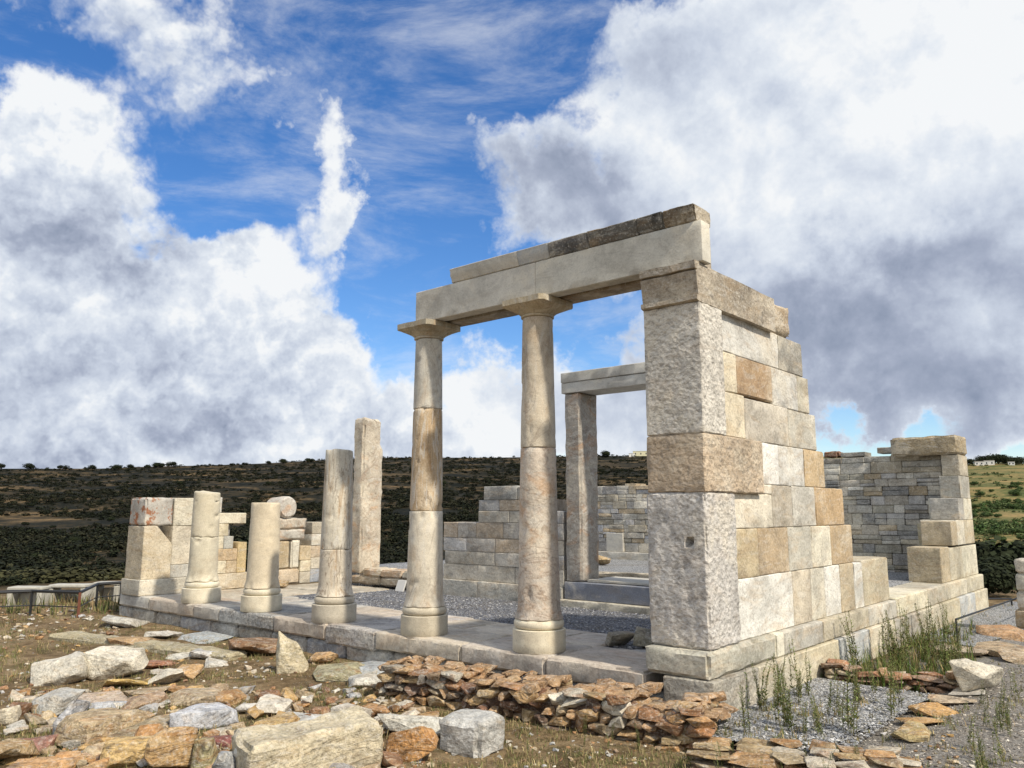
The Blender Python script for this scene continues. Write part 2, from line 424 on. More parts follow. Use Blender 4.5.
# ------------------------------------------------------------ east wall
def east_wall():
    w = empty('ashlar_wall', (-.35, 5, -.3), 'tall stepped marble block wall with hammered front pillar carrying the beam, on the right', 'wall')
    X0, X1 = -.62, -.08
    B = lambda y0, y1, z0, z1, c, m='ashlar', x1=X1, x0=X0, **k: block('block', w, x0, x1+random.uniform(-.004, .004), y0, y1, z0, z1, c, M[m], **k)
    # pillar
    def bulge(q):
        t = (q.z-.26)/1.53
        hd = math.hypot(q.x+.21, q.z-1.28)
        if q.y < .3 and hd < .045: q.y += .17*(1-hd/.045)**.5
        if q.y < .3 and t < .25: q.y += (.25-t)*.10*max(0, noise.noise((q.x*3, q.z*2, 1))+.4)
        return q
    block('pillar_block', w, -.70, -.018, .08, .77, .26, 1.79, (.56, .54, .51), M['hammered'], res=.028, rough=.011, freq=11, warp=bulge, rnd=.02)
    block('pillar_block', w, -.68, -.012, .085, 1.50, 1.79, 2.38, (.50, .40, .29), M['hammered'], res=.05, rough=.006)
    block('pillar_block', w, -.675, -.005, .085, .60, 2.38, 3.74, (.62, .59, .53), M['hammered'], res=.035, rough=.007, freq=12)
    B(.60, 2.26, 3.32, 3.76, LG); B(2.26, 3.04, 3.32, 3.76, (.27, .26, .23))
    B(.60, 1.06, 2.88, 3.32, CR); B(1.06, 2.03, 2.89, 3.32, (.36, .25, .15)); B(2.03, 2.81, 2.85, 3.32, LG); B(2.81, 3.2, 2.85, 3.32, (.45, .42, .34))
    B(.60, 1.23, 2.39, 2.88, CR); B(1.23, 2.46, 2.38, 2.86, (.50, .46, .39)); B(2.46, 3.39, 2.38, 2.85, (.46, .44, .38))
    B(1.50, 2.10, 1.90, 2.38, (.72, .71, .67)); B(2.10, 2.9, 1.9, 2.38, LG); B(2.9, 3.62, 1.9, 2.38, (.50, .38, .23))
    B(.77, 1.85, 1.41, 1.79, (.68, .63, .52)); B(1.50, 1.85, 1.79, 1.9, (.68, .63, .52)); B(1.85, 2.45, 1.41, 1.9, (.42, .38, .31)); B(2.45, 3.21, 1.41, 1.9, (.54, .52, .46)); B(3.21, 4.26, 1.41, 1.9, (.46, .33, .19))
    B(.77, 1.41, .89, 1.41, (.50, .42, .28)); B(1.41, 2.26, .89, 1.41, (.42, .33, .22)); B(2.26, 3.0, .89, 1.41, (.52, .50, .43)); B(3.0, 3.68, .89, 1.41, (.70, .66, .54)); B(3.68, 4.54, .89, 1.41, (.42, .32, .20))
    B(.77, 2.32, .26, .89, (.70, .69, .64)); B(2.32, 2.9, .26, .89, (.52, .46, .36)); B(2.9, 3.38, .26, .89, (.58, .55, .46)); B(3.38, 3.95, .26, .89, (.70, .69, .64)); B(3.95, 4.5, .26, .89, (.50, .43, .31)); B(4.5, 4.86, .26, .88, (.66, .65, .60)); B(4.86, 6.07, .26, .90, (.47, .42, .31))
    # moulded pillar crown
    prof = [(.085, 3.742), (.045, 3.755), (.045, 3.80), (.085, 3.81), (.075, 3.86), (.06, 3.95), (.055, 4.02), (.045, 4.06), (.08, 4.075), (.03, 4.085), (.025, 4.165), (1.0, 4.165), (1.0, 3.742)]
    V = []; Fc = []
    nx = 14; np_ = []
    for (a, b) in zip(prof, prof[1:]+prof[:1]):
        L = math.hypot(b[0]-a[0], b[1]-a[1]); k = max(1, int(L/.09))
        for i in range(k): np_.append((a[0]+(b[0]-a[0])*i/k, a[1]+(b[1]-a[1])*i/k))
    for i in range(nx+1):
        x = -.675+(.665)*i/nx
        for (y, z) in np_:
            y2 = y*(2.04 if y > .3 else 1)
            nz = noise.noise_vector(Vector((x*5, y2*5, z*5)))*.010
            if z > 4.1 and y > .2: nz.z += noise.noise((x*2, y2*4, 9))*.02-.012
            V.append((x+nz.x*(.5), y2+nz.y, z+nz.z))
    m_ = len(np_)
    for i in range(nx):
        for j in range(m_):
            k = (j+1) % m_
            Fc.append((i*m_+j, (i+1)*m_+j, (i+1)*m_+k, i*m_+k))
    Fc.append(tuple(range(m_))); Fc.append(tuple(nx*m_+j for j in range(m_-1, -1, -1)))
    o = mesh_obj('moulded_crown', V, Fc, M['weathered'], w, (.38, .33, .26), sharp=35)
    bm = bmesh.new(); bm.from_mesh(o.data); bmesh.ops.triangulate(bm, faces=[f for f in bm.faces if len(f.verts) > 4]); bmesh.ops.recalc_face_normals(bm, faces=bm.faces); bm.to_mesh(o.data); bm.free()
    B(2.045, 2.64, 3.76, 4.17, (.34, .26, .17), 'weathered', x1=-.055, rough=.02, rnd=.045)
    # plinth course
    for y0, y1, c in [(0, 1.58, (.40, .39, .33)), (1.58, 1.81, (.66, .63, .52)), (1.81, 3.01, (.40, .39, .35)), (3.01, 4.78, (.42, .38, .29)), (4.78, 6.1, (.50, .48, .42)),
                      (6.1, 7.9, (.62, .58, .44)), (7.9, 9.3, (.42, .39, .31)), (9.3, 10.8, (.55, .51, .40)), (10.8, 12.35, (.50, .46, .35))]:
        block('plinth_block', w, -.72, 0, y0, y1, 0, .26 if y0 < 6 else .29, c, M['ashlar'], rnd=.03 if y0 == 0 else .014, res=.07)
    # lower step
    for i, (y0, y1) in enumerate([(-.02, 1.0), (1.0, 2.0), (2.0, 3.4), (3.4, 4.6), (4.6, 5.8), (5.8, 7.2), (7.2, 8.6), (8.6, 9.9), (9.9, 11.2), (11.2, 12.4)]):
        block('step_block', w, -.5, .045, y0, y1, -.5, -.003, [(.38, .36, .31), (.50, .46, .36), (.52, .47, .34), (.44, .46, .46), (.55, .5, .38)][i % 5], M['krepis' if i == 0 else 'ashlar'])
    # broken north end of the wall
    Q = [(9.3, 9.95, .29, .93, -.66, (.45, .38, .26)), (9.95, 11.0, .29, .90, -.75, (.45, .41, .31)), (11.0, 12.3, .29, .90, -.75, (.56, .53, .42)),
         (10.3, 10.75, .93, 1.40, -.64, (.43, .36, .25)), (10.75, 11.4, .93, 1.42, -.75, (.58, .54, .44)), (11.4, 12.25, .93, 1.42, -.75, (.50, .44, .32)),
         (11.05, 11.5, 1.42, 1.86, -.62, (.36, .35, .32)), (11.5, 12.22, 1.42, 1.86, -.75, (.60, .57, .46)),
         (11.3, 12.2, 1.86, 2.32, -.46, (.34, .33, .29)), (11.42, 12.18, 2.32, 2.76, -.42, (.40, .36, .28))]
    for y0, y1, z0, z1, xx, c in Q: B(y0, y1, z0, z1, c, x0=xx)
    block('top_block', w, -1.38, -.06, 11.35, 12.16, 2.77, 3.17, (.38, .31, .20), M['weathered'], rough=.02, rnd=.035)
    return w
east_wall()

# ------------------------------------------------------------ rubble wall
def rubble(name, parent, x0, x1, y0, y1, z0, ztop, pal, hmin=.08, hmax=.24, lmin=.12, lmax=.5):
    V = []; Fc = []; A = []
    z = z0; zmax = max(ztop(x0), ztop((x0+x1)/2), ztop(x1))
    while z < zmax-.03:
        h = random.uniform(hmin, hmax); x = x0
        while x < x1-.02:
            l = min(random.uniform(lmin, lmax)*(.7+h*3), x1-x)
            if x1-x-l < .12: l = x1-x
            zt = min(z+h, ztop(x+l/2))
            if zt-z > .05:
                parts = [(z, zt)]
                if h > .15 and random.random() < .5: m_ = z+(zt-z)*random.uniform(.4, .6); parts = [(z, m_), (m_, zt)]
                for a, b in parts:
                    fy = y0+random.uniform(-.018, .018)
                    v, f = lattice(x+.002, x+l-.002, fy, y1, a+.002, b-.002, rough=.010, res=.12, rnd=.009)
                    n0 = len(V); V += v; Fc += [tuple(i+n0 for i in q) for q in f]
                    c = random.choice(pal); k = random.uniform(.72, 1.2)
                    A += [tuple(min(.8, cc*k) for cc in c)]*len(v)
            x += l
        z += h
    return mesh_obj(name, V, Fc, M['rubble'], parent, attr=A, sharp=35)
RP = [(.36, .35, .31), (.42, .39, .33), (.33, .30, .25), (.46, .41, .31), (.40, .39, .37), (.58, .56, .49), (.36, .29, .19), (.26, .26, .25), (.40, .38, .31), (.5, .48, .42)]
RP2 = [(.46, .44, .40), (.38, .37, .36), (.50, .46, .38), (.42, .38, .30), (.56, .53, .46), (.36, .37, .40), (.48, .38, .25)]
def back_wall():
    w = empty('rubble_wall', (-5, 11.9, .3), 'long grey rubble stone wall at the back seen through the marble doorway', 'wall')
    zt = lambda x: 2.80+.06*noise.noise((x*2.2, 0, 0))+(.05 if x > -1.7 else 0)-(0 if x > -4.5 else .42)
    rubble('masonry', w, -5.2, -.47, 11.62, 12.18, .25, zt, RP, hmin=.12, hmax=.27, lmin=.15, lmax=.5)
    rubble('masonry', w, -9.6, -5.2, 11.62, 12.18, .5, lambda x: 2.33+.03*noise.noise((x*3, 0, 0)), RP2, hmin=.12, hmax=.26)
    block('footing_stone', w, -9.6, -5.2, 11.5, 12.1, .0, .5, (.48, .46, .41), M['ashlar'])
    block('upright_slab', w, -9.0, -8.45, 11.58, 11.72, .5, 1.0, (.52, .50, .45), M['smooth'])
    block('capstone', w, -2.95, -2.6, 11.66, 12.1, 2.83, 2.96, (.25, .13, .08), M['schist'], rough=.03, rnd=.04)
    block('capstone', w, -1.75, -1.35, 11.66, 12.1, 2.87, 3.0, (.3, .29, .26), M['ashlar'])
    block('capstone', w, -2.55, -2.0, 11.66, 12.1, 2.82, 2.92, (.27, .26, .23), M['ashlar'])
    block('upright_slab', w, -1.02, -.80, 11.58, 11.7, .35, 1.35, (.42, .37, .24), M['ashlar'])
back_wall()
def cross_wall():
    w = empty('cross_wall', (-6.5, 4.5, 0), 'low grey marble block wall with raised middle, behind the two standing tall columns', 'wall')
    Y0, Y1 = 4.3, 4.85
    B = lambda x0, x1, z0, z1, c, m='ashlar': block('block', w, x0, x1, Y0+random.uniform(0, .008), Y1, z0, z1, c, M[m])
    g = lambda: (lambda k, t: tuple(c*k for c in t))(random.uniform(.85, 1.15), random.choice([(.43, .41, .37), (.47, .44, .38), (.38, .36, .33), (.44, .37, .29), (.40, .40, .40)]))
    for z0, z1, xs in [(.27, .57, (-8.0, -6.1, -4.97)), (.57, .82, (-7.95, -6.6, -5.5, -4.97)), (.82, 1.08, (-8.0, -7.35, -6.6, -5.2, -4.97)),
                       (1.08, 1.38, (-8.0, -7.6, -7.1, -6.4, -5.8, -5.2, -4.97)), (1.38, 1.6, (-7.04, -6.25, -5.6, -4.97)), (1.6, 1.81, (-7.04, -6.5, -5.7, -5.3))]:
        for a, b in zip(xs, xs[1:]): B(a, b, z0, z1, g())
    B(-6.9, -6.05, 1.81, 2.07, (.36, .36, .34)); B(-6.05, -5.75, 1.81, 2.05, (.42, .40, .35))
    for a, b in ((-8.1, -7.0), (-7.0, -5.9), (-5.9, -4.97)): block('footing_stone', w, a, b, 4.24, 4.87, -.05, .27, (.44, .43, .39), M['ashlar'])
    # low ruined stretch to the west
    for a, b, z0, z1, c in [(-10.9, -9.9, .02, .2, (.34, .28, .20)), (-9.9, -8.95, .02, .2, (.32, .28, .22)), (-8.95, -8.1, .02, .18, (.42, .40, .35)),
                            (-10.5, -9.9, .2, .36, (.42, .35, .25)), (-9.9, -9.2, .2, .35, (.38, .28, .19)), (-9.2, -8.6, .2, .35, (.46, .43, .36)), (-8.6, -8.05, .18, .30, (.40, .38, .34))]:
        block('low_stone', w, a, b, Y0-.03, Y1, z0, z1, c, M['veined'], rough=.02, rnd=.035)
cross_wall()
def west_wall():
    w = empty('ruined_wall', (-12.2, 2.2, 0), 'broken cream block wall at the left end with orange lichened corner stone', 'wall')
    X0, X1 = -12.5, -11.86
    B = lambda y0, y1, z0, z1, c, m='ashlar', x1=X1, **k: block('block', w, X0, x1+random.uniform(-.006, .006), y0, y1, z0, z1, c, M[m], **k)
    def cut(q):   # the broken upper back corner of the shaft
        if q.y > .25 and q.z > .95:
            lim = .6-(q.z-.95)*.9
            if q.y > lim: q.y = lim
        return q
    block('pillar_block', w, -12.52, -11.82, .02, .60, .30, 1.31, (.50, .43, .31), M['ashlar'], warp=cut, res=.05)
    block('corner_block', w, -12.50, -11.82, .02, .58, 1.315, 1.86, (.44, .42, .38), M['lichen'], rough=.012, rnd=.03, res=.05)
    block('plinth_block', w, -12.56, -11.78, -.02, 1.5, 0, .30, (.52, .49, .41), M['ashlar'])
    B(1.5, 2.35, 0, .32, (.46, .40, .30))
    B(.61, 1.5, 1.31, 1.86, (.60, .56, .45)); B(.61, 1.12, .55, 1.31, (.56, .51, .41)); B(1.12, 1.5, .85, 1.31, (.52, .46, .33)); B(1.12, 1.5, .55, .85, (.56, .5, .38)); B(.61, 1.5, .30, .55, (.44, .43, .39))
    B(1.5, 1.64, 1.56, 1.88, LG); B(1.5, 2.22, 1.34, 1.56, (.60, .56, .44), rough=.003)
    B(1.5, 1.82, 1.08, 1.34, (.54, .48, .34)); B(1.82, 1.93, 1.08, 1.33, DG, x1=-12.0)
    B(1.5, 1.72, .82, 1.08, (.6, .55, .42)); B(1.72, 1.94, .82, 1.08, (.42, .42, .38))
    B(1.5, 2.05, .58, .82, (.50, .38, .24)); B(2.05, 2.26, .32, .95, (.58, .45, .24)); B(1.5, 1.8, .32, .58, (.60, .55, .42)); B(1.8, 2.05, .32, .58, (.45, .36, .24))
    return w
west_wall()
def west_wall_b():
    w = empty('stone_stack', (-12.2, 3.6, 0), 'short stack of cream and orange blocks between the second and third broken columns', 'stacked stones')
    X0, X1 = -12.5, -11.86
    B = lambda y0, y1, z0, z1, c, m='ashlar', x1=X1, **k: block('block', w, X0, x1+random.uniform(-.006, .006), y0, y1, z0, z1, c, M[m], **k)
    B(2.9, 3.62, .0, .33, (.48, .40, .30), rough=.015, rnd=.03)
    B(2.95, 3.34, .33, .94, (.42, .34, .22), rough=.012, rnd=.03); B(3.38, 3.60, .33, .95, (.60, .57, .48), rough=.01, rnd=.03)
    B(3.02, 3.74, .96, 1.20, (.48, .46, .41), 'veined', rough=.018, rnd=.04); B(3.04, 3.76, 1.20, 1.44, (.46, .42, .35), 'veined', rough=.018, rnd=.04)
    B(3.6, 3.9, .5, .82, (.54, .44, .29)); B(3.62, 3.9, .25, .5, (.58, .52, .38)); B(3.62, 3.9, .0, .25, (.50, .46, .38))
    B(3.9, 4.35, 1.08, 1.35, (.44, .40, .32)); B(3.9, 4.35, .82, 1.08, (.54, .53, .48)); B(3.9, 4.35, .55, .82, (.45, .36, .26)); B(3.9, 4.35, .3, .55, (.5, .46, .38)); B(3.9, 4.35, 0, .3, (.30, .33, .38))
    V, Fc = lathe_pts([(.03, -.3), (.20, -.3), (.235, -.26), (.24, 0), (.235, .22), (.20, .27), (.03, .27)], 0, 0, 30)
    Mx = Matrix.Translation((-12.1, 3.24, 1.68)) @ Matrix.Rotation(R(90), 4, 'Y')
    V = [Mx @ (v+noise.noise_vector(v*5)*.025) for v in V]
    o = mesh_obj('fallen_drum', V, Fc, M['veined'], None, (.50, .47, .42), sharp=40)
    tag(recentre(o, (-12.1, 3.24, 1.44)), 'small round column drum lying on its side on top of the block stack', 'column drum')
west_wall_b()

# ------------------------------------------------------------ doorway
def door():
    t = empty('marble_doorway', (-3.9, 4.6, 0), 'tall grey marble door frame with heavy lintel and dark blue sill behind the rightmost column', 'doorway')
    def worn(q):
        if q.y > 4.75 or q.y < 4.35: q.x += .012*noise.noise((q.x*2, q.y*3, q.z*4))
        return q
    block('jamb', t, -4.93, -4.58, 4.30, 4.86, .385, 3.70, (.35, .32, .28), M['veined'], warp=worn, rough=.012, rnd=.03, res=.07)
    block('jamb', t, -2.85, -2.5, 4.30, 4.86, .385, 3.70, (.38, .36, .33), M['veined'], rough=.012, rnd=.03, res=.09)
    block('lintel', t, -4.98, -2.4, 4.27, 4.88, 3.90, 4.08, (.52, .51, .47), M['smooth'], rough=.002, rnd=.006)
    block('lintel', t, -4.98, -2.4, 4.285, 4.88, 3.705, 3.895, (.54, .53, .49), M['smooth'], rough=.002, rnd=.006)
    block('sill', t, -4.93, -2.5, 4.26, 4.86, .09, .38, (.17, .19, .24), M['smooth'], rough=.002, rnd=.006)
    block('sill_cap', t, -4.55, -2.87, 4.40, 5.3, .385, .43, (.46, .45, .41), M['smooth'], rough=.006)
    block('step', t, -4.96, -2.5, 4.14, 4.9, -.05, .085, (.50, .47, .39), M['ashlar'])
door()
o = block('standing_jamb', None, -10.97, -10.60, 4.30, 4.90, .24, 3.72, (.50, .44, .35), M['veined'], rough=.02, rnd=.04, res=.07,
          warp=lambda q: Vector((q.x, q.y - (.07 if q.z > 3.1 else 0)*(q.y > 4.7), q.z - (.09*max(0, noise.noise((q.x*5, q.y*5, 3))+.35) if q.z > 3.6 else 0))))
tag(recentre(o, (-10.8, 4.6, .24)), 'lone tall rough square marble pillar standing on a low wall left of the tall columns', 'pillar')

# ------------------------------------------------------------ stylobate, floors
def stylobate():
    t = empty('temple_platform', (-6.5, 1, -.45), 'long marble step platform under the row of columns, weathered front edge', 'platform')
    xs = [-12.62, -11.4, -9.75, -8.9, -7.3, -6.0, -4.9, -3.3, -2.0, -.72]
    cols = [(.44, .43, .40), (.42, .37, .31), (.42, .40, .36), (.34, .34, .33), (.46, .40, .33), (.42, .40, .38), (.52, .46, .37), (.47, .42, .36), (.50, .44, .37)]
    for i, (a, b) in enumerate(zip(xs, xs[1:])):
        ye = 1.05 if a >= -2.1 else .98
        block('slab', t, a, b, 0, ye, -.22 if i != 5 else -.26, 0, cols[i], M['paving' if i not in (3, 5) else 'krepis'], rough=.010, rnd=.022, res=.08)
        if a < -2.1 and a > -9.9:
            m_ = a+(b-a)*random.uniform(.35, .6)
            block('slab', t, a, m_, ye, 1.9+random.uniform(-.06, .06), -.2, -.004, tuple(c*.93 for c in cols[i]), M['paving'], rough=.006, rnd=.02)
            block('slab', t, m_, b, ye, 1.85+random.uniform(-.08, .1), -.2, -.006, tuple(c*1.06 for c in cols[i]), M['paving'], rough=.006, rnd=.02)
    block('slab', t, -1.55, -.95, 1.05, 1.28, -.2, -.008, (.42, .43, .45), M['paving'], rough=.005)
    block('slab', t, -12.0, -9.9, .98, 2.9, -.25, -.01, (.40, .36, .29), M['paving'], rough=.012, rnd=.03)
    block('slab', t, -11.8, -9.4, 2.9, 4.2, -.25, -.01, (.36, .33, .27), M['paving'], rough=.012, rnd=.03)
    xs = [-12.7, -12.1, -11.2, -10.3, -9.2, -8.4, -7.4, -6.5, -5.6, -4.6, -3.5, -2.4, -1.3, -.5]
    for i, (a, b) in enumerate(zip(xs, xs[1:])):
        c = [(.42, .41, .38), (.34, .32, .28), (.38, .37, .34), (.30, .31, .33)][i % 4]
        block('foundation_stone', t, a, b, random.uniform(.02, .06)+(-.02 if i == 0 else 0), .9, -.55, -.23, c, M['krepis'], rough=.022, rnd=.035)
stylobate()
def slab_sheet(name, x0, x1, y0, y1, z, mat, thick=.3, res=.3):
    V, Fc = lattice(x0, x1, y0, y1, z-thick, z, rough=.006, res=res, rnd=.002)
    o = mesh_obj(name, V, Fc, mat, smooth=True); tag(o, kind='structure'); return o
slab_sheet('portico_gravel', -11.7, -.6, .95, 4.32, -.03, M['gravel'])
slab_sheet('hall_floor', -12.0, -.60, 4.86, 11.7, .30, M['gravel2'], thick=.7)
def conform(name, poly, z, mat, onground=False):
    bm = bmesh.new(); vs = [bm.verts.new((x, y, z)) for x, y in poly]; f = bm.faces.new(vs)
    bmesh.ops.triangulate(bm, faces=[f]); bmesh.ops.subdivide_edges(bm, edges=bm.edges[:], cuts=4, use_grid_fill=True)
    for v in bm.verts: v.co.z = (ground(v.co.x, v.co.y)+.02) if onground else z+.015*noise.noise(v.co*2)
    me = bpy.data.meshes.new(name); bm.to_mesh(me); bm.free(); me.materials.append(mat)
    o = bpy.data.objects.new(name, me); col.objects.link(o); tag(o, kind='structure')
conform('trench_gravel', [(.03, -.55), (.75, -.45), (1.05, -.1), (1.15, .5), (1.25, 1.3), (1.35, 2.5), (.04, 2.6)], -.345, M['gravel2'])
conform('path_gravel', [(.04, 7.0), (.9, 6.6), (1.25, 9.5), (1.0, 13.5), (.1, 14)], -.31, M['gravel2'], True)

# ------------------------------------------------------------ columns
YC = .32
def shaft(z0, z1, r0, r1, zb=.38, zt=3.95, rb=.252, rt=.188, n=34):
    pr = []
    for i in range(n+1):
        z = z0+(z1-z0)*i/n
        t = (z-zb)/(zt-zb)
        r = rb+(rt-rb)*(t**.92 if t > 0 else 0)
        r += .028*max(0, 1-(z-zb)/.16)**2
        pr.append((r+r0, z))
    return [(pr[0][0]-.006, z0)]+[(pr[0][0], z0+.006)]+pr[1:-1]+[(pr[-1][0], z1-.006), (pr[-1][0]-.006, z1)]
def base_prof(rb=.31):
    a = [(rb-.008, 0), (rb, .008), (rb, .10), (rb, .245), (rb-.008, .252)]
    tor = []
    for i in range(9):
        th = -math.pi/2+math.pi*i/8
        tor.append((.262+.034*math.cos(th), .308+.05*math.sin(th)))
    return a, tor
def column(x, label, drums, cap=None, radj=0.0, rb=.31, basecol=None, warp_top=None, name='marble_column'):
    t = empty(name, (x, YC, 0), label, 'column')
    a, tor = base_prof(rb)
    bc = basecol or drums[0][2]
    V, Fc = lathe_pts(a, x, YC); mesh_obj('base', V, Fc, M['cream'], t, bc, sharp=45)
    V, Fc = lathe_pts([(.25, .254)]+tor+[(.25, .362)], x, YC); mesh_obj('base_ring', V, Fc, M['cream'], t, bc, sharp=60)
    for i, (z0, z1, c, mt) in enumerate(drums):
        last = i == len(drums)-1 and cap is None
        def wp(p, r, z1=z1, z0=z0, last=last):
            q = Vector(p); n = noise.noise(Vector((p.x*2.5, p.y*2.5, p.z*1.3)))*.004-max(0, noise.noise(Vector((p.x*9, p.y*9, p.z*7+x)))-.38)*.09
            if min(abs(p.z-z0), abs(p.z-z1)) < .02: n -= max(0, noise.noise(Vector((p.x*7, p.y*7, x+z0)))-.1)*.05
            d = Vector((p.x-x, p.y-YC, 0))
            if d.length > .01: q += d.normalized()*n
            if last and warp_top: q = warp_top(q, z1)
            return q
        V, Fc = lathe_pts(shaft(z0+.002, z1-.002, radj, radj), x, YC, warp=wp)
        mesh_obj('drum', V, Fc, M[mt], t, c, sharp=45)
    if cap:
        V, Fc = lathe_pts([(.19, 3.955), (.205, 3.96), (.205, 3.98), (.198, 3.985), (.215, 4.00), (.25, 4.03), (.285, 4.055), (.305, 4.075), (.29, 4.085)], x, YC)
        mesh_obj('echinus', V, Fc, M['column'], t, cap, sharp=50)
        # abacus: square with undercut, slightly sagging corners
        V = []; Fc = []
        rings = [(.24, 4.025, .95), (.285, 4.055, .6), (.318, 4.085, .12), (.335, 4.095, 0), (.335, 4.165, 0)]
        n = 40
        for s_, z, rd in rings:
            for k in range(n):
                th = 2*math.pi*(k+.5)/n; cx_, sy_ = math.cos(th), math.sin(th)
                sq = s_/max(abs(cx_), abs(sy_)); rr = sq*(1-rd)+s_*rd
                p = Vector((x+cx_*rr, YC+sy_*rr, z))
                p += noise.noise_vector(p*6)*.006
                V.append(p)
        for i in range(len(rings)-1):
            for k in range(n):
                j = (k+1) % n; Fc.append((i*n+k, i*n+j, (i+1)*n+j, (i+1)*n+k))
        Fc.append(tuple(range(n-1, -1, -1))); Fc.append(tuple((len(rings)-1)*n+k for k in range(n)))
        mesh_obj('abacus', V, Fc, M['column'], t, cap, sharp=30)
    return t
CC = (.56, .48, .34); PC = (.70, .64, .50)
column(-2.33, 'tall restored marble column nearest the stone wall, veined lower drum, holding up the beam',
       [(.36, 2.35, (.54, .47, .39), 'veined'), (2.35, 3.955, (.58, .51, .40), 'column')], cap=(.46, .39, .27), radj=-.001, basecol=PC)
column(-4.28, 'tall restored marble column under the left end of the beam, brown streaked middle drum',
       [(.36, 1.60, (.62, .57, .47), 'column'), (1.60, 2.98, (.52, .40, .26), 'streaked'), (2.98, 3.955, (.52, .50, .44), 'column')], cap=(.44, .39, .29), radj=-.005, basecol=(.52, .47, .37))
def jag(q, z1):
    if q.z > z1-.03: q.z += .02*noise.noise((q.x*6, q.y*6, 1))
    return q
column(-6.22, 'medium height broken column with grey veins, third from the stone wall', [(.36, 1.04, (.58, .52, .42), 'streaked'), (1.04, 2.52, (.58, .54, .45), 'streaked')], radj=-.006, rb=.325, warp_top=jag, basecol=(.48, .44, .36))
column(-8.15, 'shortest broken column, plain cream with a flat top', [(.36, 1.74, (.64, .56, .42), 'cream')], radj=.006, rb=.325, basecol=PC)
def chip(q, z1):
    d = q.x*.4-q.y*.2
    if q.z > z1-.15:
        e = (q-Vector((-10.1, YC, z1))); e.z = 0
        q.z -= max(0, e.length-.13)*.9+.01*noise.noise(q*9)
    return q
column(-10.08, 'broken cream column of two drums nearest the left corner pillar', [(.36, 1.14, (.64, .59, .46), 'cream'), (1.14, 2.02, (.56, .51, .39), 'cream')], radj=.004, rb=.335, warp_top=chip, basecol=(.68, .63, .50))

# ------------------------------------------------------------ architrave
def beam():
    t = empty('architrave_beam', (-2.2, .4, 4.17), 'long grey marble beam across the two tall columns and the stone pillar, darker moulding on top', 'beam')
    block('front_beam', t, -4.35, -2.2, .12, .31, 4.172, 4.615, (.58, .56, .50), M['smooth'], rough=.002, rnd=.006, gap=.0005)
    block('front_beam', t, -2.2, .035, .12, .31, 4.172, 4.615, (.60, .58, .51), M['smooth'], rough=.002, rnd=.006, gap=.0005)
    block('back_beam', t, -4.33, -2.25, .40, .70, 4.172, 4.60, (.30, .27, .22), M['column'], rough=.003, rnd=.01)
    block('back_beam', t, -2.25, -.15, .40, .70, 4.172, 4.60, (.30, .25, .19), M['column'], rough=.003, rnd=.01)
    block('core_beam', t, -4.2, -.2, .311, .399, 4.24, 4.59, (.2, .18, .15), M['weathered'], rough=.002, rnd=.004)
    for i, (a, b, c, m_) in enumerate([(-3.64, -2.46, (.56, .54, .48), 'smooth'), (-2.46, -1.97, (.42, .44, .45), 'smooth'), (-1.97, -1.39, (.12, .12, .12), 'weathered'),
                                       (-1.39, -.73, (.15, .145, .13), 'weathered'), (-.73, -.40, (.13, .125, .11), 'weathered'), (-.40, -.02, (.17, .13, .085), 'weathered')]):
        rough = .003 if i < 2 else .007+.007*(i == 5)
        def prof(q):
            t_ = (q.z-4.62)/.19
            if q.y < .25: q.y -= .035*sst(.15, .45, t_)+.01*(t_ > .7)
            return q
        block('moulding_block', t, a, b, .11, .45, 4.618, 4.80, c, M[m_], rough=rough, rnd=.006 if i < 2 else .010, res=.04, warp=prof, gap=.0006)
beam()

# ------------------------------------------------------------ rocks
def rock_mesh(sx, sy, sz, seed, ang=.5, cuts=2, rough=.05, pts=16):
    rg = random.Random(seed); bm = bmesh.new()
    for i in range(pts):
        while True:
            v = Vector((rg.uniform(-1, 1), rg.uniform(-1, 1), rg.uniform(-1, 1)))
            if .2 < v.length: break
        m_ = max(abs(v.x), abs(v.y), abs(v.z)); cube = v/m_; sph = v.normalized()
        p = cube*ang+sph*(1-ang); p *= rg.uniform(.82, 1.0)
        bm.verts.new((p.x*sx/2, p.y*sy/2, p.z*sz/2))
    r = bmesh.ops.convex_hull(bm, input=bm.verts[:])
    bmesh.ops.delete(bm, geom=list({g for g in r['geom_interior']+r['geom_unused'] if isinstance(g, bmesh.types.BMVert)}), context='VERTS')
    bmesh.ops.dissolve_limit(bm, angle_limit=R(12), verts=bm.verts[:], edges=bm.edges[:])
    s = min(sx, sy, sz)
    bmesh.ops.bevel(bm, geom=bm.edges[:], offset=s*.03, segments=1, affect='EDGES', clamp_overlap=True)
    bmesh.ops.triangulate(bm, faces=bm.faces[:])
    bmesh.ops.subdivide_edges(bm, edges=[e for e in bm.edges if e.calc_length() > s*.18], cuts=cuts)
    bmesh.ops.triangulate(bm, faces=bm.faces[:])
    for v in bm.verts:
        p = v.co
        v.co = p+noise.noise_vector(p*(2.2/s*.5)+Vector((seed, 0, 0)))*s*rough+noise.noise_vector(p*(7/s*.5)+Vector((0, seed, 0)))*s*rough*.5
    # exact box
    lo = Vector([min(v.co[i] for v in bm.verts) for i in range(3)]); hi = Vector([max(v.co[i] for v in bm.verts) for i in range(3)])
    for v in bm.verts:
        v.co = Vector(((v.co.x-lo.x)/(hi.x-lo.x)*sx-sx/2, (v.co.y-lo.y)/(hi.y-lo.y)*sy-sy/2, (v.co.z-lo.z)/(hi.z-lo.z)*sz))
    return bm
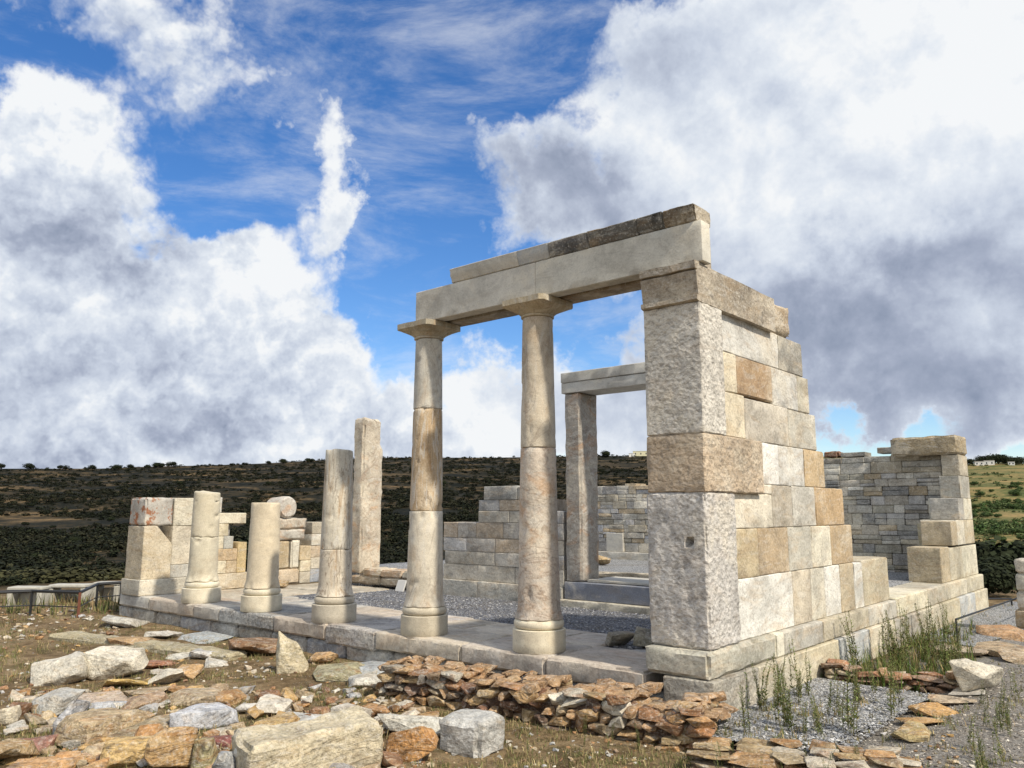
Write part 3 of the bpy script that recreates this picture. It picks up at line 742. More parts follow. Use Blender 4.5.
def rock_obj(name, loc, dims, rz, color, mat, seed, label=None, cat='rock', group=None, parent=None, tilt=(0, 0), **kw):
    taper = kw.pop('taper', 0); bm = rock_mesh(*dims, seed, **kw)
    if taper:
        for v in bm.verts: v.co.x = v.co.x*(1-taper*v.co.z/dims[2])-dims[0]*.22*v.co.z/dims[2]
    me = bpy.data.meshes.new(name); bm.to_mesh(me); bm.free(); me.materials.append(M[mat])
    me.polygons.foreach_set('use_smooth', [True]*len(me.polygons)); me.set_sharp_from_angle(angle=R(24))
    o = bpy.data.objects.new(name, me); col.objects.link(o)
    if parent is not None: o.parent = parent; loc = Vector(loc)-Vector(parent.location)
    o.location = loc; o.rotation_euler = (tilt[0], tilt[1], rz); o.color = (*color, 1)
    if label: tag(o, label, cat, group)
    return o
FACE = math.atan2(RT.y, RT.x)      # rotation whose x axis runs left-right as seen from the path
O1 = (.42, .24, .11); O2 = (.48, .31, .15); RB = (.24, .11, .07); TN2 = (.40, .31, .19); W1 = (.58, .55, .48); W2 = (.50, .50, .48); GB = (.40, .42, .45); OY = (.52, .36, .14)
PU = (.22, .08, .08)
ROCKS = [  # x0,x1,ytop,ybottom, height share, colour, material, angularity, turn, label
 (36, 88, 652, 685, .75, (.56, .53, .45), 'rockw', .3, 8, 'lumpy white boulder at the left with an ochre underside'),
 (84, 141, 643, 680, .8, (.64, .60, .50), 'rockw', .35, -5, 'lumpy white marble boulder with a raised round right end'),
 (106, 149, 674, 690, .6, (.50, .35, .12), 'rockw', .8, 0, 'yellow ochre squared stone in front of the white boulder'),
 (150, 182, 667, 686, .7, (.60, .56, .46), 'rockw', .7, 10, 'cream block right of the yellow ochre stone'),
 (142, 172, 658, 669, .5, (.36, .17, .10), 'schist', .8, 5, 'flat red brown slab behind the cream block'),
 (188, 217, 645, 660, .55, (.46, .46, .45), 'rockw', .85, 12, 'light grey squared block on the flat slabs near the platform'),
 (180, 200, 661, 679, .7, O2, 'rockw', .6, -10, 'small orange stone right of the cream block'),
 (168, 194, 650, 660, .5, (.56, .54, .47), 'rockw', .4, 20, 'small pale rock left of the grey squared block'),
 (206, 226, 655, 667, .4, (.54, .52, .46), 'rockw', .8, 30, 'thin pale slab right of the grey squared block'),
 (33, 78, 687, 716, .7, (.48, .48, .45), 'rockw', .6, -15, 'grey white overhanging rock at the left of the heap'),
 (56, 84, 698, 736, .85, (.40, .41, .43), 'rockw', .6, 25, 'bluish grey rock standing beside the big tan slab'),
 (80, 128, 692, 707, .4, (.46, .37, .29), 'rockw', .8, 10, 'pinkish flat slab at the back of the heap'),
 (84, 132, 701, 712, .4, (.42, .44, .47), 'rockw', .8, 0, 'long thin grey slab across the heap'),
 (63, 128, 704, 747, .55, (.46, .36, .22), 'schist', .85, -12, 'big tan slab with rough tilted face on the left heap'),
 (122, 162, 688, 712, .5, (.38, .27, .18), 'schist', .7, 15, 'red brown rock behind the tan slab'),
 (118, 166, 684, 698, .4, (.44, .35, .23), 'schist', .8, -8, 'flat tan slab behind the red brown rock'),
 (146, 168, 697, 708, .5, (.50, .50, .48), 'rockw', .6, 0, 'small grey white stone in the middle of the heap'),
 (110, 170, 712, 740, .3, (.34, .28, .18), 'schist', .9, 12, 'broad earthy slab in the middle of the heap'),
 (104, 156, 734, 770, .65, (.54, .38, .17), 'schist', .7, -18, 'bright orange yellow wedge shaped rock at the bottom left'),
 (4, 54, 728, 756, .6, (.28, .15, .12), 'schist', .6, 20, 'purple red rock at the lower left edge'),
 (-14, 30, 735, 768, .6, (.36, .26, .14), 'schist', .6, 0, 'brown rock cut by the left edge of the picture'),
 (0, 16, 705, 726, .8, (.58, .52, .40), 'rockw', .3, 0, 'small round cream stone at the left edge'),
 (14, 84, 750, 782, .4, (.50, .30, .14), 'schist', .85, 6, 'orange banded slab at the bottom left corner'),
 (80, 106, 756, 778, .6, (.46, .30, .15), 'schist', .8, -6, 'small orange block at the bottom between two slabs'),
 (152, 194, 726, 776, .8, (.40, .26, .12), 'schist', .55, 14, 'upright rusty brown rock at the bottom of the heap'),
 (176, 233, 703, 733, .65, (.50, .52, .56), 'rockw', .6, -8, 'blue and white striped rock in the middle of the heap'),
 (164, 218, 684, 708, .4, (.52, .42, .28), 'schist', .75, 22, 'flat tan slab behind the striped rock'),
 (208, 243, 688, 706, .5, (.38, .23, .10), 'schist', .6, -12, 'brown rock behind and right of the striped rock'),
 (239, 264, 699, 714, .6, (.56, .54, .50), 'rockw', .5, 8, 'whitish rock left one of a touching pair'),
 (252, 286, 696, 718, .65, (.62, .58, .50), 'rockw', .45, -14, 'cream rounded rock right one of a touching pair'),
 (256, 296, 712, 730, .4, (.46, .32, .14), 'schist', .8, 5, 'flat ochre slab below the cream rounded rock'),
 (276, 334, 712, 730, .35, (.54, .55, .54), 'rockw', .8, -10, 'long flat white slab behind the big squared block'),
 (208, 260, 731, 750, .5, (.26, .09, .08), 'schist', .7, -6, 'dark purple red slab left of the big squared block'),
 (232, 256, 738, 776, .85, (.50, .49, .45), 'rockw', .6, 12, 'pale grey rock against the end of the big squared block'),
 (214, 234, 752, 780, .8, (.40, .42, .44), 'rockw', .8, 0, 'small narrow grey stone at the bottom edge'),
 (192, 216, 738, 776, .8, (.34, .31, .17), 'schist', .7, 5, 'greenish brown upright stone at the bottom edge'),
 (333, 369, 701, 722, .7, (.56, .52, .45), 'rockw', .85, -20, 'cream block with orange top behind the big squared block'),
 (367, 390, 705, 718, .6, O1, 'schist', .6, 10, 'small orange stone between the orange topped cream block and the wide white slab'),
 (386, 480, 700, 738, .5, (.58, .57, .51), 'rockw', .75, -14, 'wide flat white slab under the grey faced block'),
 (388, 437, 722, 764, .75, (.48, .26, .10), 'schist', .65, 20, 'rusty orange boulder between the two pale blocks'),
 (398, 438, 711, 726, .45, (.34, .22, .10), 'schist', .9, 4, 'flat brown slab on the white slab'),
 (388, 422, 720, 734, .4, (.40, .26, .18), 'schist', .9, -8, 'thin pinkish slab on the rusty orange boulder'),
 (278, 311, 630, 673, .95, (.52, .46, .32), 'rockw', .5, 30, 'upright pointed pale stone leaning against the platform'),
 (229, 282, 633, 657, .6, (.22, .13, .07), 'schist', .75, 5, 'dark rusty ledge of rock left of the pointed stone'),
 (312, 336, 648, 664, .6, O2, 'schist', .45, 0, 'orange rounded stone right of the pointed stone'),
 (338, 394, 654, 676, .3, (.40, .43, .45), 'rockw', .9, 10, 'flat blue grey slab lying before the platform'),
 (314, 366, 661, 681, .45, (.34, .32, .20), 'schist', .8, -5, 'mossy brown slab left of the flat grey slab'),
 (350, 384, 671, 689, .65, (.56, .55, .50), 'rockw', .4, 20, 'white rock lying at the left foot of the dry stone wall'),
 (534, 563, 699, 720, .85, (.54, .50, .40), 'rockw', .35, 15, 'round cream rock at the foot of the dry stone wall'),
 (110, 152, 633, 647, .5, (.40, .27, .14), 'schist', .7, 0, 'flat brown rock before the left corner of the platform'),
 (104, 142, 612, 628, .6, (.46, .45, .41), 'rockw', .7, 10, 'pale stone under the left corner of the platform'),
 (150, 178, 627, 639, .5, (.56, .54, .48), 'rockw', .5, 0, 'white stone close to the platform front near the left corner'),
 (180, 232, 632, 643, .35, (.38, .42, .44), 'rockw', .9, 0, 'low blue grey slab at the foot of the platform'),
 (150, 172, 668, 676, .5, W1, 'rockw', .5, 0, 'tiny pale stone under the cream block'),
 (951, 1011, 657, 695, .8, (.62, .58, .48), 'rockw', .5, -10, 'big white squared boulder at the right beside the railing'),
 (934, 972, 693, 706, .4, (.44, .36, .26), 'schist', .8, 0, 'topmost flat stepping slab below the white boulder'),
 (916, 952, 704, 717, .4, (.46, .28, .11), 'schist', .8, 12, 'second orange stepping slab below the white boulder'),
 (902, 942, 713, 727, .4, (.48, .30, .13), 'schist', .8, -10, 'third orange stepping slab down the gravel edge'),
 (896, 934, 723, 742, .4, (.42, .33, .16), 'schist', .7, 0, 'lowest mossy stepping slab down the gravel edge'),
 (940, 985, 685, 697, .35, (.46, .44, .40), 'rockw', .9, 5, 'thin grey slab at the front of the white boulder'),
 (975, 1024, 641, 657, .5, (.40, .31, .20), 'schist', .6, 0, 'brown rock behind the white boulder at the right'),
 (1000, 1040, 650, 664, .5, (.46, .36, .24), 'schist', .8, 0, 'tan slab at the right edge behind the white boulder'),
 (985, 1030, 620, 640, .4, (.42, .26, .14), 'schist', .7, 0, 'orange slab under the stone pier at the right edge'),
 (936, 980, 642, 658, .5, (.42, .35, .26), 'schist', .6, 0, 'mottled brown rock by the railing post'),
]
def place_rocks():
    for i, (x0, x1, y0, y1, hs, c, mt, ang, turn, lab) in enumerate(ROCKS):
        xm = (x0+x1)/2
        p = at(xm, y1)
        f = (p-CAM).xy.dot(FW)
        W = (x1-x0)/F*f*1.04
        E = (y1-y0)/F*f; dn = math.atan2(CAM.z-p.z, (p-CAM).xy.length)
        Hh = max(.05, E*hs*.95); D = max(W*.5, min(W*1.3, (E-Hh*math.cos(dn))/math.sin(dn)))
        dirv = Vector(((p-CAM).x, (p-CAM).y, 0)).normalized()
        q = p+dirv*(D*.42); sink = Hh*.12
        rock_obj('rock', (q.x, q.y, p.z-sink), (W, D, Hh+sink), FACE+R(turn*.6), c, mt, 100+i*7, lab, ang=ang, rough=.075, pts=15, cuts=3 if W > .45 else 2,
                 tilt=(R(random.uniform(-6, 6)), R(random.uniform(-5, 5))), taper=.5 if 'pointed' in lab and 'upright' in lab else 0)
place_rocks()
def heap_stones():
    """the small broken stones packed between the named rocks, too many to count"""
    rg = random.Random(404); V = []; Fc = []; A = []
    lib = []
    for k in range(14):
        bm = rock_mesh(1, rg.uniform(.6, .95), rg.uniform(.3, .65), 5000+k, ang=.75, cuts=1, rough=.09, pts=14)
        lib.append(([v.co.copy() for v in bm.verts], [tuple(v.index for v in f.verts) for f in bm.faces])); bm.free()
    pal = [(.52, .34, .14), (.40, .22, .09), (.56, .50, .40), (.36, .27, .17), (.60, .57, .50), (.28, .15, .08), (.46, .37, .24), (.42, .43, .44)]
    zones = [(950, 10, 420, 690, 780, .035, .18), (330, -20, 260, 640, 700, .02, .08), (260, 380, 720, 742, 790, .012, .05), (200, 0, 120, 606, 640, .03, .10), (150, 720, 960, 735, 790, .02, .08), (150, 225, 400, 640, 690, .02, .09)]
    for n, x0, x1, y0, y1, s0, s1 in zones:
        for i in range(n):
            p = at(rg.uniform(x0, x1), rg.uniform(y0, y1))
            if p.y > -.12 and -12.8 < p.x < .06: continue
            if noise.noise((p.x*1.3, p.y*1.3, 40)) < -.22: continue
            s_ = s0*(s1/s0)**(rg.random()**1.4); vv, ff = rg.choice(lib); th = rg.uniform(0, 6.28)
            Rm = Matrix.Rotation(th, 3, 'Z') @ Matrix.Rotation(rg.uniform(-.3, .3), 3, 'X'); n0 = len(V)
            for v in vv:
                q = Rm @ v*s_*1.4; V.append(Vector((p.x, p.y, p.z-s_*.12))+q)
            Fc.extend(tuple(j+n0 for j in f) for f in ff); c = rg.choice(pal); k = rg.uniform(.6, 1.15); A.extend([tuple(t*k for t in c)]*len(vv))
    o = mesh_obj('rubble_stones', V, Fc, M['rubblestone'], attr=A, sharp=32)
    tag(o, 'small broken orange and pale stones littering the earth between the bigger rocks', 'rubble', kind='stuff')
heap_stones()

# large worked blocks in the foreground
def worked(name, front_l, front_r, ytop, z0, depth, h, color, mat, label, rz_add=0, **kw):
    a = at(*front_l); b = at(*front_r)
    d = (b-a); L = d.xy.length; rz = math.atan2(d.y, d.x)
    V, Fc = lattice(0, L, 0, depth, 0, h, **kw)
    Mx = Matrix.Translation((a.x, a.y, min(a.z, b.z)-.04)) @ Matrix.Rotation(rz+rz_add, 4, 'Z')
    o = mesh_obj(name, [Mx @ v for v in V], Fc, M[mat], None, color, sharp=30)
    tag(recentre(o, (a.x+(b.x-a.x)/2, (a.y+b.y)/2, min(a.z, b.z))), label, 'stone block')
    return o
def wobble(k):
    def f(q):
        n = noise.noise_vector(Vector((q.x*1.6+k, q.y*1.6, q.z*1.6)))*.05
        return q+n
    return f
worked('fallen_block', (246, 790), (388, 768), 718, 0, .50, .40, (.52, .46, .33), 'rockw', 'large long squared cream block in the centre foreground', warp=wobble(1), rough=.02, rnd=.035, res=.05)
worked('fallen_block', (436, 747), (474, 760), 711, 0, .42, .34, (.46, .46, .44), 'rockw', 'grey faced squared marble block right of the rusty boulder', warp=wobble(5), rough=.025, rnd=.04, res=.05)

# two stones on the platform by the pillar
rock_obj('rock', (*at(621, 646, -.03).xy, -.03), (.36, .26, .17), FACE+.2, (.28, .25, .19), 'krepis', 901, 'flat grey brown stone on the gravel left of the hammered pillar', ang=.9)
rock_obj('rock', (*at(645, 648, -.01).xy, -.01), (.27, .26, .24), FACE-.2, (.28, .26, .20), 'krepis', 907, 'squarish grey brown stone close against the hammered pillar', ang=.9)
rock_obj('rock', (-7.75, 9.2, .30), (.85, .3, .30), .25, (.44, .32, .17), 'rockw', 911, 'small ochre stone lying in the hall beyond the doorway', ang=.6)
rock_obj('rock', (-5.0, 6.3, .28), (1.9, .35, .16), .0, (.50, .45, .36), 'rockw', 917, 'long pale slab lying just behind the door sill', ang=.9)
rock_obj('rock', (-11.3, 2.75, -.01), (.3, .25, .16), .3, (.45, .33, .18), 'schist', 921, 'small orange stone at the foot of the broken left wall', ang=.7)
o = block('info_plaque', None, -9.15, -8.90, 4.05, 4.09, -.03, .19, (.8, .8, .8), M['plaque'], rough=0, rnd=.004, warp=lambda q: Vector((q.x, q.y+(q.z+.03)*.4, q.z)))
tag(recentre(o, (-9.03, 4.07, -.03)), 'small plain white plaque leaning on the low wall left of the tall column', 'plaque')

# ------------------------------------------------------------ dry stone walls
def dry_wall(name, label, P0, P1, thick, z0, h0, h1, seed, hs=(.045, .11), ls=(.12, .34), pal=None, limit=95, end=True, sag=.0):
    rg = random.Random(seed); P0 = Vector(P0); P1 = Vector(P1); L = (P1-P0).length; d = (P1-P0).normalized(); nrm = Vector((d.y, -d.x))
    rz = math.atan2(d.y, d.x)
    w = empty(name, (*((P0+P1)/2), z0), label, 'dry stone wall')
    pal = pal or [(.46, .27, .12), (.30, .16, .08), (.20, .11, .07), (.48, .36, .20), (.40, .32, .21), (.58, .54, .45), (.17, .11, .08), (.50, .33, .16), (.34, .31, .26), (.26, .18, .11)]
    V = []; Fc = []
    v, f = lattice(.05, L-.12, -thick/2+.10, thick/2-.04, -.1, min(h0, h1)-.06, rough=.02, res=.2, rnd=.02)
    Mx = Matrix.Translation((P0.x, P0.y, z0)) @ Matrix.Rotation(rz, 4, 'Z')
    mesh_obj('rubble_core', [Mx @ q for q in v], f, M['schist'], w, (.10, .06, .04), sharp=30)
    items = []
    z = -.05
    while z < max(h0, h1):
        h = rg.uniform(*hs); x = rg.uniform(-.06, .03)
        while x < L:
            l = rg.uniform(*ls); hh = h*rg.uniform(.75, 1.25)
            top = h0+(h1-h0)*x/L+sag*noise.noise((x*1.3, seed, 0))
            if z+hh*.6 < top:
                cap = z+hh+hs[0] >= top
                items.append((x+l/2, -thick/2+.11+rg.uniform(-.035, .03), z, l*1.02, .24, hh*1.06))
                if cap:
                    yy = -thick/2+.30
                    while yy < thick/2+.02:
                        items.append((x+l/2+rg.uniform(-.05, .05), yy, z+rg.uniform(-.02, .02), l*.95, .21, hh)); yy += .2
            x += l*.98
        z += h*.93
    if end:
        z = -.05
        while z < h1:
            hh = rg.uniform(*hs)
            for yy in (-thick*.25, thick*.1, thick*.4): items.append((L-.06+rg.uniform(-.03, .03), yy, z, .24, thick*.4, hh*1.1))
            z += hh*.95
    # the stones that show largest first
    items.sort(key=lambda t: -(t[3]*t[5]) - (1 if t[1] < -thick/2+.2 else 0)*.01)
    rest = bmesh.new()
    for i, (x, y, z, l, dd, hh) in enumerate(items):
        c = rg.choice(pal); k = rg.uniform(.7, 1.15); c = tuple(q*k for q in c)
        loc = Mx @ Vector((x, y, z))
        mt = 'schist' if rg.random() < .8 else 'rockw'
        if i < limit:
            rock_obj('stone', loc, (l, dd, hh), rz+rg.uniform(-.12, .12), c, mt, seed*1000+i, parent=w, ang=.85, cuts=1, rough=.08, tilt=(rg.uniform(-.05, .05), rg.uniform(-.06, .06)))
        else:
            b2 = rock_mesh(l, dd, hh, seed*1000+i, ang=.85, cuts=1, rough=.08, pts=14)
            b2.transform(Matrix.Translation(loc-Vector(w.location)) @ Matrix.Rotation(rz, 4, 'Z'))
            tmp = bpy.data.meshes.new('tmp'); b2.to_mesh(tmp); b2.free(); rest.from_mesh(tmp); bpy.data.meshes.remove(tmp)
    if len(items) > limit:
        me = bpy.data.meshes.new('small_stones'); rest.to_mesh(me); me.materials.append(M['schist'])
        me.polygons.foreach_set('use_smooth', [True]*len(me.polygons)); me.set_sharp_from_angle(angle=R(32))
        o = bpy.data.objects.new('small_stones', me); col.objects.link(o); o.parent = w; o.color = (.38, .25, .14, 1); o['kind'] = 'stuff'
    rest.free()
    return w
dry_wall('dry_stone_wall', 'long low wall of stacked orange and brown flat stones before the platform', (-3.45, -.90), (.13, -.42), .70, -.44, .38, .31, 3, sag=.08, hs=(.06, .115), ls=(.10, .28))
dry_wall('dry_stone_wall', 'low grassy orange stone wall running from the tall wall across the gravel at the right', (.08, 2.75), (1.5, 3.15), .35, -.38, .19, .13, 5, pal=[(.42, .26, .14), (.36, .18, .10), (.30, .20, .14), (.5, .42, .3)], limit=60)
dry_wall('dry_stone_wall', 'layered orange slab wall at the bottom right beside the gravel bed', (.35, -.95), (1.75, -.50), .50, -.42, .13, .16, 9, hs=(.03, .06), ls=(.2, .42), pal=[(.44, .33, .18), (.40, .25, .12), (.50, .45, .36), (.34, .27, .17)], limit=80)

# flat earth-coloured ledge along the platform
def ledge():
    P = [(44, 629), (110, 636), (200, 647), (226, 650)]
    pts = [at(x, y, -.36) for x, y in P]
    V = []; Fc = []
    for i in range(len(pts)-1):
        pass
    a = at(48, 634, -.34); b = at(226, 655, -.34); d = b-a; L = d.xy.length; rz = math.atan2(d.y, d.x)
    v, f = lattice(0, L, 0, .42, -.2, 0, rough=.03, res=.15, rnd=.04)
    Mx = Matrix.Translation((a.x, a.y, -.335)) @ Matrix.Rotation(rz, 4, 'Z')
    o = mesh_obj('rock_ledge', [Mx @ q for q in v], f, M['rockw'], None, (.36, .32, .21), sharp=30)
    tag(recentre(o, (a.x+d.x/2, a.y+d.y/2, -.4)), 'long narrow olive brown rock ledge in the ground before the platform at left', 'rock ledge')
ledge()

# ------------------------------------------------------------ right edge pier, railing
def pier():
    p = at(1030, 626, -.30)
    w = empty('stone_pier', (p.x, p.y, -.35), 'small stone pier cut by the right edge of the picture', 'stone pier')
    z = -.35
    for i, (h, c, ww) in enumerate([(.32, (.38, .30, .19), .46), (.30, (.50, .47, .40), .34), (.28, (.52, .50, .42), .32), (.25, (.56, .53, .45), .3)]):
        block('block', w, p.x-ww*.42, p.x+ww*.8, p.y-.1, p.y+.4, z, z+h, c, M['ashlar'], rough=.012, rnd=.03); z += h
pier()
def bar_mesh(segs, r=.012, n=6):
    V = []; Fc = []
    for a, b in segs:
        a, b = Vector(a), Vector(b); d = (b-a).normalized(); u = d.orthogonal().normalized(); v = d.cross(u); n0 = len(V)
        for p in (a, b):
            for k in range(n):
                th = 2*math.pi*k/n; V.append(p+u*math.cos(th)*r+v*math.sin(th)*r)
        for k in range(n):
            j = (k+1) % n; Fc.append((n0+k, n0+j, n0+n+j, n0+n+k))
        Fc.append(tuple(n0+k for k in range(n-1, -1, -1))); Fc.append(tuple(n0+n+k for k in range(n)))
    return V, Fc
def railing_right():
    a = at(959, 657); b = at(1100, 690)
    t = empty('railing', a, 'thin dark metal handrail on a post beside the white boulder at right', 'railing')
    f = (a-CAM).xy.dot(FW); h = (657-622)/F*f
    top = a+Vector((0, 0, h))
    # runs back toward the viewer's right, level
    e = at(1050, 587, top.z)
    V, Fc = bar_mesh([(a-Vector((0, 0, .1)), top)], .014); mesh_obj('post', V, Fc, M['iron'], t)
    V, Fc = bar_mesh([(top, e)], .014); mesh_obj('handrail', V, Fc, M['iron'], t)
    V, Fc = bar_mesh([(e-Vector((0, 0, h+.1)), e)], .014); mesh_obj('post', V, Fc, M['iron'], t)
railing_right()
def fence_left():
    pts = [at(x, y, -.42) for x, y in [(-90, 622), (-30, 618), (30, 615), (78, 617), (96, 606), (120, 604)]]
    t = empty('railing', pts[2], 'low dark metal railing with a rusty post in front of the pale benches at left', 'railing')
    hh = .46
    for i, p in enumerate(pts):
        V, Fc = bar_mesh([(p-Vector((0, 0, .1)), p+Vector((0, 0, hh)))], .028); mesh_obj('post', V, Fc, M['rust' if i == 3 else 'iron'], t)
    for a, b in zip(pts, pts[1:]):
        V, Fc = bar_mesh([(a+Vector((0, 0, hh)), b+Vector((0, 0, hh)))], .032); mesh_obj('rail', V, Fc, M['iron'], t)
        V, Fc = bar_mesh([(a+Vector((0, 0, hh*.4)), b+Vector((0, 0, hh*.4)))], .012); mesh_obj('rail', V, Fc, M['iron'], t)
fence_left()
def bench(x0, x1, yb, label):
    a = at(x0, yb, -.43); b = at(x1, yb, -.43); d = b-a; L = d.xy.length; rz = math.atan2(d.y, d.x)
    c = (a+b)/2
    t = empty('stone_bench', (c.x, c.y, -.43), label, 'bench', 'pale benches behind the railing')
    h = .43
    def put(nm, *q, rn=.02):
        v, f = lattice(*q, rough=.004, res=.12, rnd=rn)
        Mx = Matrix.Translation((c.x, c.y, -.43)) @ Matrix.Rotation(rz, 4, 'Z')
        mesh_obj(nm, [Mx @ k for k in v], f, M['concrete'], t, sharp=40)
    put('seat', -L/2, L/2, -.2, .2, h-.065, h, rn=.02)
    put('leg', -L/2+.004, -L/2+.11, -.19, .19, -.05, h-.067); put('leg', L/2-.11, L/2-.004, -.19, .19, -.05, h-.067)
    put('back_panel', -L/2+.112, L/2-.112, .1, .18, -.05, h-.14)
bench(10, 45, 607, 'leftmost pale stone bench behind the railing')
bench(51, 88, 604, 'middle pale stone bench behind the rusty railing post')
bench(95, 121, 601, 'pale stone bench nearest the platform corner')

# rail beyond the far end of the path
pa = at(982, 606, -.42); pb = at(1012, 606, -.42)
V, Fc = bar_mesh([(pa+Vector((0, 0, .15)), pb+Vector((0, 0, .15))), (pa-Vector((0, 0, .1)), pa+Vector((0, 0, .16))), (pb-Vector((0, 0, .1)), pb+Vector((0, 0, .16)))], .02)
o = mesh_obj('rope_rail', V, Fc, M['iron']); tag(recentre(o, pa), 'thin low rail at the far end of the gravel path', 'railing')

# ------------------------------------------------------------ pebbles, grass, weeds (stuff)
def scatter_pebbles(name, region, n, zf, size, pal, seed, kindlab):
    rg = random.Random(seed); V = []; Fc = []; A = []
    base = [Vector(v).normalized() for v in [(1, 1, 1), (1, -1, -1), (-1, 1, -1), (-1, -1, 1), (1, 0, -.4), (-.7, .2, .9), (0, -1, .2), (.1, .9, .5)]]
    bm = bmesh.new(); [bm.verts.new(b) for b in base]; bmesh.ops.convex_hull(bm, input=bm.verts[:]); bm.verts.ensure_lookup_table(); bm.verts.index_update()
    bv = [v.co.copy() for v in bm.verts]; bf = [tuple(v.index for v in f.verts) for f in bm.faces]; bm.free()
    for i in range(n):
        p = region(rg)
        if p is None: continue
        x, y = p; s = size[0]*((size[1]/size[0])**(rg.random()**2.2)); z = zf(x, y)+s*.15
        c = rg.choice(pal); k = rg.uniform(.7, 1.2); rot = Matrix.Rotation(rg.uniform(0, 6.28), 3, rg.choice('XYZ')) @ Matrix.Rotation(rg.uniform(0, 6.28), 3, 'Z')
        n0 = len(V)
        sc3 = Vector((s*rg.uniform(.7, 1.2), s*rg.uniform(.7, 1.1), s*rg.uniform(.4, .7)))
        for v in bv:
            q = rot @ v; V.append((x+q.x*sc3.x, y+q.y*sc3.y, z+q.z*sc3.z))
        Fc += [tuple(j+n0 for j in f) for f in bf]; A += [tuple(q*k for q in c)]*len(bv)
    o = mesh_obj(name, V, Fc, M['pebble'], attr=A); tag(o, kindlab, 'gravel', kind='stuff')
GP = [(.22, .23, .26), (.15, .16, .19), (.29, .30, .32), (.36, .36, .37), (.20, .195, .19)]
scatter_pebbles('gravel', lambda g: (g.uniform(-9.5, -.75), 1.15+3.05*g.random()**1.2), 15000, lambda x, y: -.03 if y > 1.9 or x > -2 else -9, (.010, .026), GP, 1, 'grey blue gravel covering the floor behind the columns')
scatter_pebbles('gravel', lambda g: (g.uniform(.06, 1.3), g.uniform(-.5, 2.55)), 9000, lambda x, y: -.345, (.008, .020), [(.30, .31, .33), (.22, .23, .25), (.40, .41, .42), (.5, .5, .5), (.26, .25, .22)], 2, 'pale grey gravel in the bed beside the tall wall')
scatter_pebbles('gravel', lambda g: (g.uniform(1.2, 4), g.uniform(-1.2, 5)), 12000, lambda x, y: ground(x, y), (.006, .022), [(.36, .33, .29), (.26, .23, .19), (.46, .43, .38), (.2, .18, .16)], 3, 'coarse sandy gravel in the right foreground')
def front_region(g):
    px = g.uniform(-40, 1060); py = g.uniform(600, 800)**1.0
    p = at(px, py)
    if p.y > -.05 or (p-CAM).length > 19: return None
    if noise.noise((p.x*.9, p.y*.9, 4)) < g.uniform(-.5, .3): return None
    return p.x, p.y
scatter_pebbles('loose_stones', front_region, 5200, ground, (.008, .040), [(.40, .33, .23), (.30, .20, .12), (.52, .48, .40), (.38, .22, .11), (.22, .17, .12), (.45, .44, .41)], 4, 'small loose stones and chips strewn over the dry earth')

def grass(name, pts, hmin, hmax, blades, pal, seed, label, width=.004, lean=.5):
    rg = random.Random(seed); V = []; Fc = []; A = []
    for (x, y, s) in pts:
        z = ground(x, y)-.01
        if x > .04 and x < 1.3 and -.5 < y < 2.5: z = -.35
        for b in range(rg.randint(*blades)):
            a = rg.uniform(0, 6.28); h = rg.uniform(hmin, hmax)*s; l = rg.uniform(.05, lean)*h*(1 if rg.random() < .55 else 2.6); h *= 1 if l < h else .45; r0 = rg.uniform(0, .05)*s
            bx, by = x+math.cos(a*3)*r0, y+math.sin(a*3)*r0; wv = Vector((-math.sin(a), math.cos(a), 0))*width*rg.uniform(.7, 1.4)
            m_ = Vector((bx+math.cos(a)*l*.35, by+math.sin(a)*l*.35, z+h*.6)); t_ = Vector((bx+math.cos(a)*l, by+math.sin(a)*l, z+h))
            b0 = Vector((bx, by, z)); n0 = len(V)
            V += [b0-wv, b0+wv, m_+wv*.7, m_-wv*.7, t_]; Fc += [(n0, n0+1, n0+2, n0+3), (n0+3, n0+2, n0+4)]
            c = rg.choice(pal); k = rg.uniform(.7, 1.25); A += [tuple(q*k for q in c)]*5
    o = mesh_obj(name, V, Fc, M['leaf'], attr=A); tag(o, label, 'grass', kind='stuff')
rg = random.Random(21); pts = []
while len(pts) < 7000:
    px = rg.uniform(-60, 1080); py = rg.uniform(598, 820); p = at(px, py)
    if p.y > -.1 and -12.7 < p.x < .1: continue
    if noise.noise((p.x*1.1, p.y*1.1, 14)) < rg.uniform(-.35, .35): continue
    if p.x > .9 and rg.random() < .75: continue
    pts.append((p.x, p.y, rg.uniform(.5, 1.2)*(.6+.05*(p-CAM).length)))
grass('dry_grass', pts, .02, .085, (6, 13), [(.26, .22, .10), (.16, .17, .06), (.38, .31, .16), (.10, .13, .04), (.30, .22, .12)], 5, 'short dry grass tufts over the brown earth', width=.003, lean=.9)
pts = []
for i in range(560):
    px = rg.uniform(800, 975); py = rg.uniform(625, 690); p = at(px, py, -.38)
    if p.x < .08 or p.y < 2.6: continue
    pts.append((p.x, p.y, rg.uniform(.7, 1.5)))
grass('green_grass', pts, .05, .24, (7, 14), [(.10, .16, .035), (.15, .19, .05), (.07, .11, .03), (.22, .22, .08), (.24, .18, .09)], 6, 'thick green grass between the tall wall and the low orange wall', width=.005)
pts = [(x, y, s) for x, y, s in [(at(rg.uniform(-60, 125), rg.uniform(603, 622), -.42).x, 0, 1) for _ in range(0)]]
for i in range(110):
    p = at(rg.uniform(-40, 130), rg.uniform(600, 614), -.42); pts.append((p.x, p.y, rg.uniform(1.2, 2.6)))
grass('railing_grass', pts, .06, .16, (5, 9), [(.13, .16, .05), (.24, .22, .10), (.09, .10, .04), (.3, .22, .12)], 8, 'tufts of taller grass along the railing at left', width=.010)

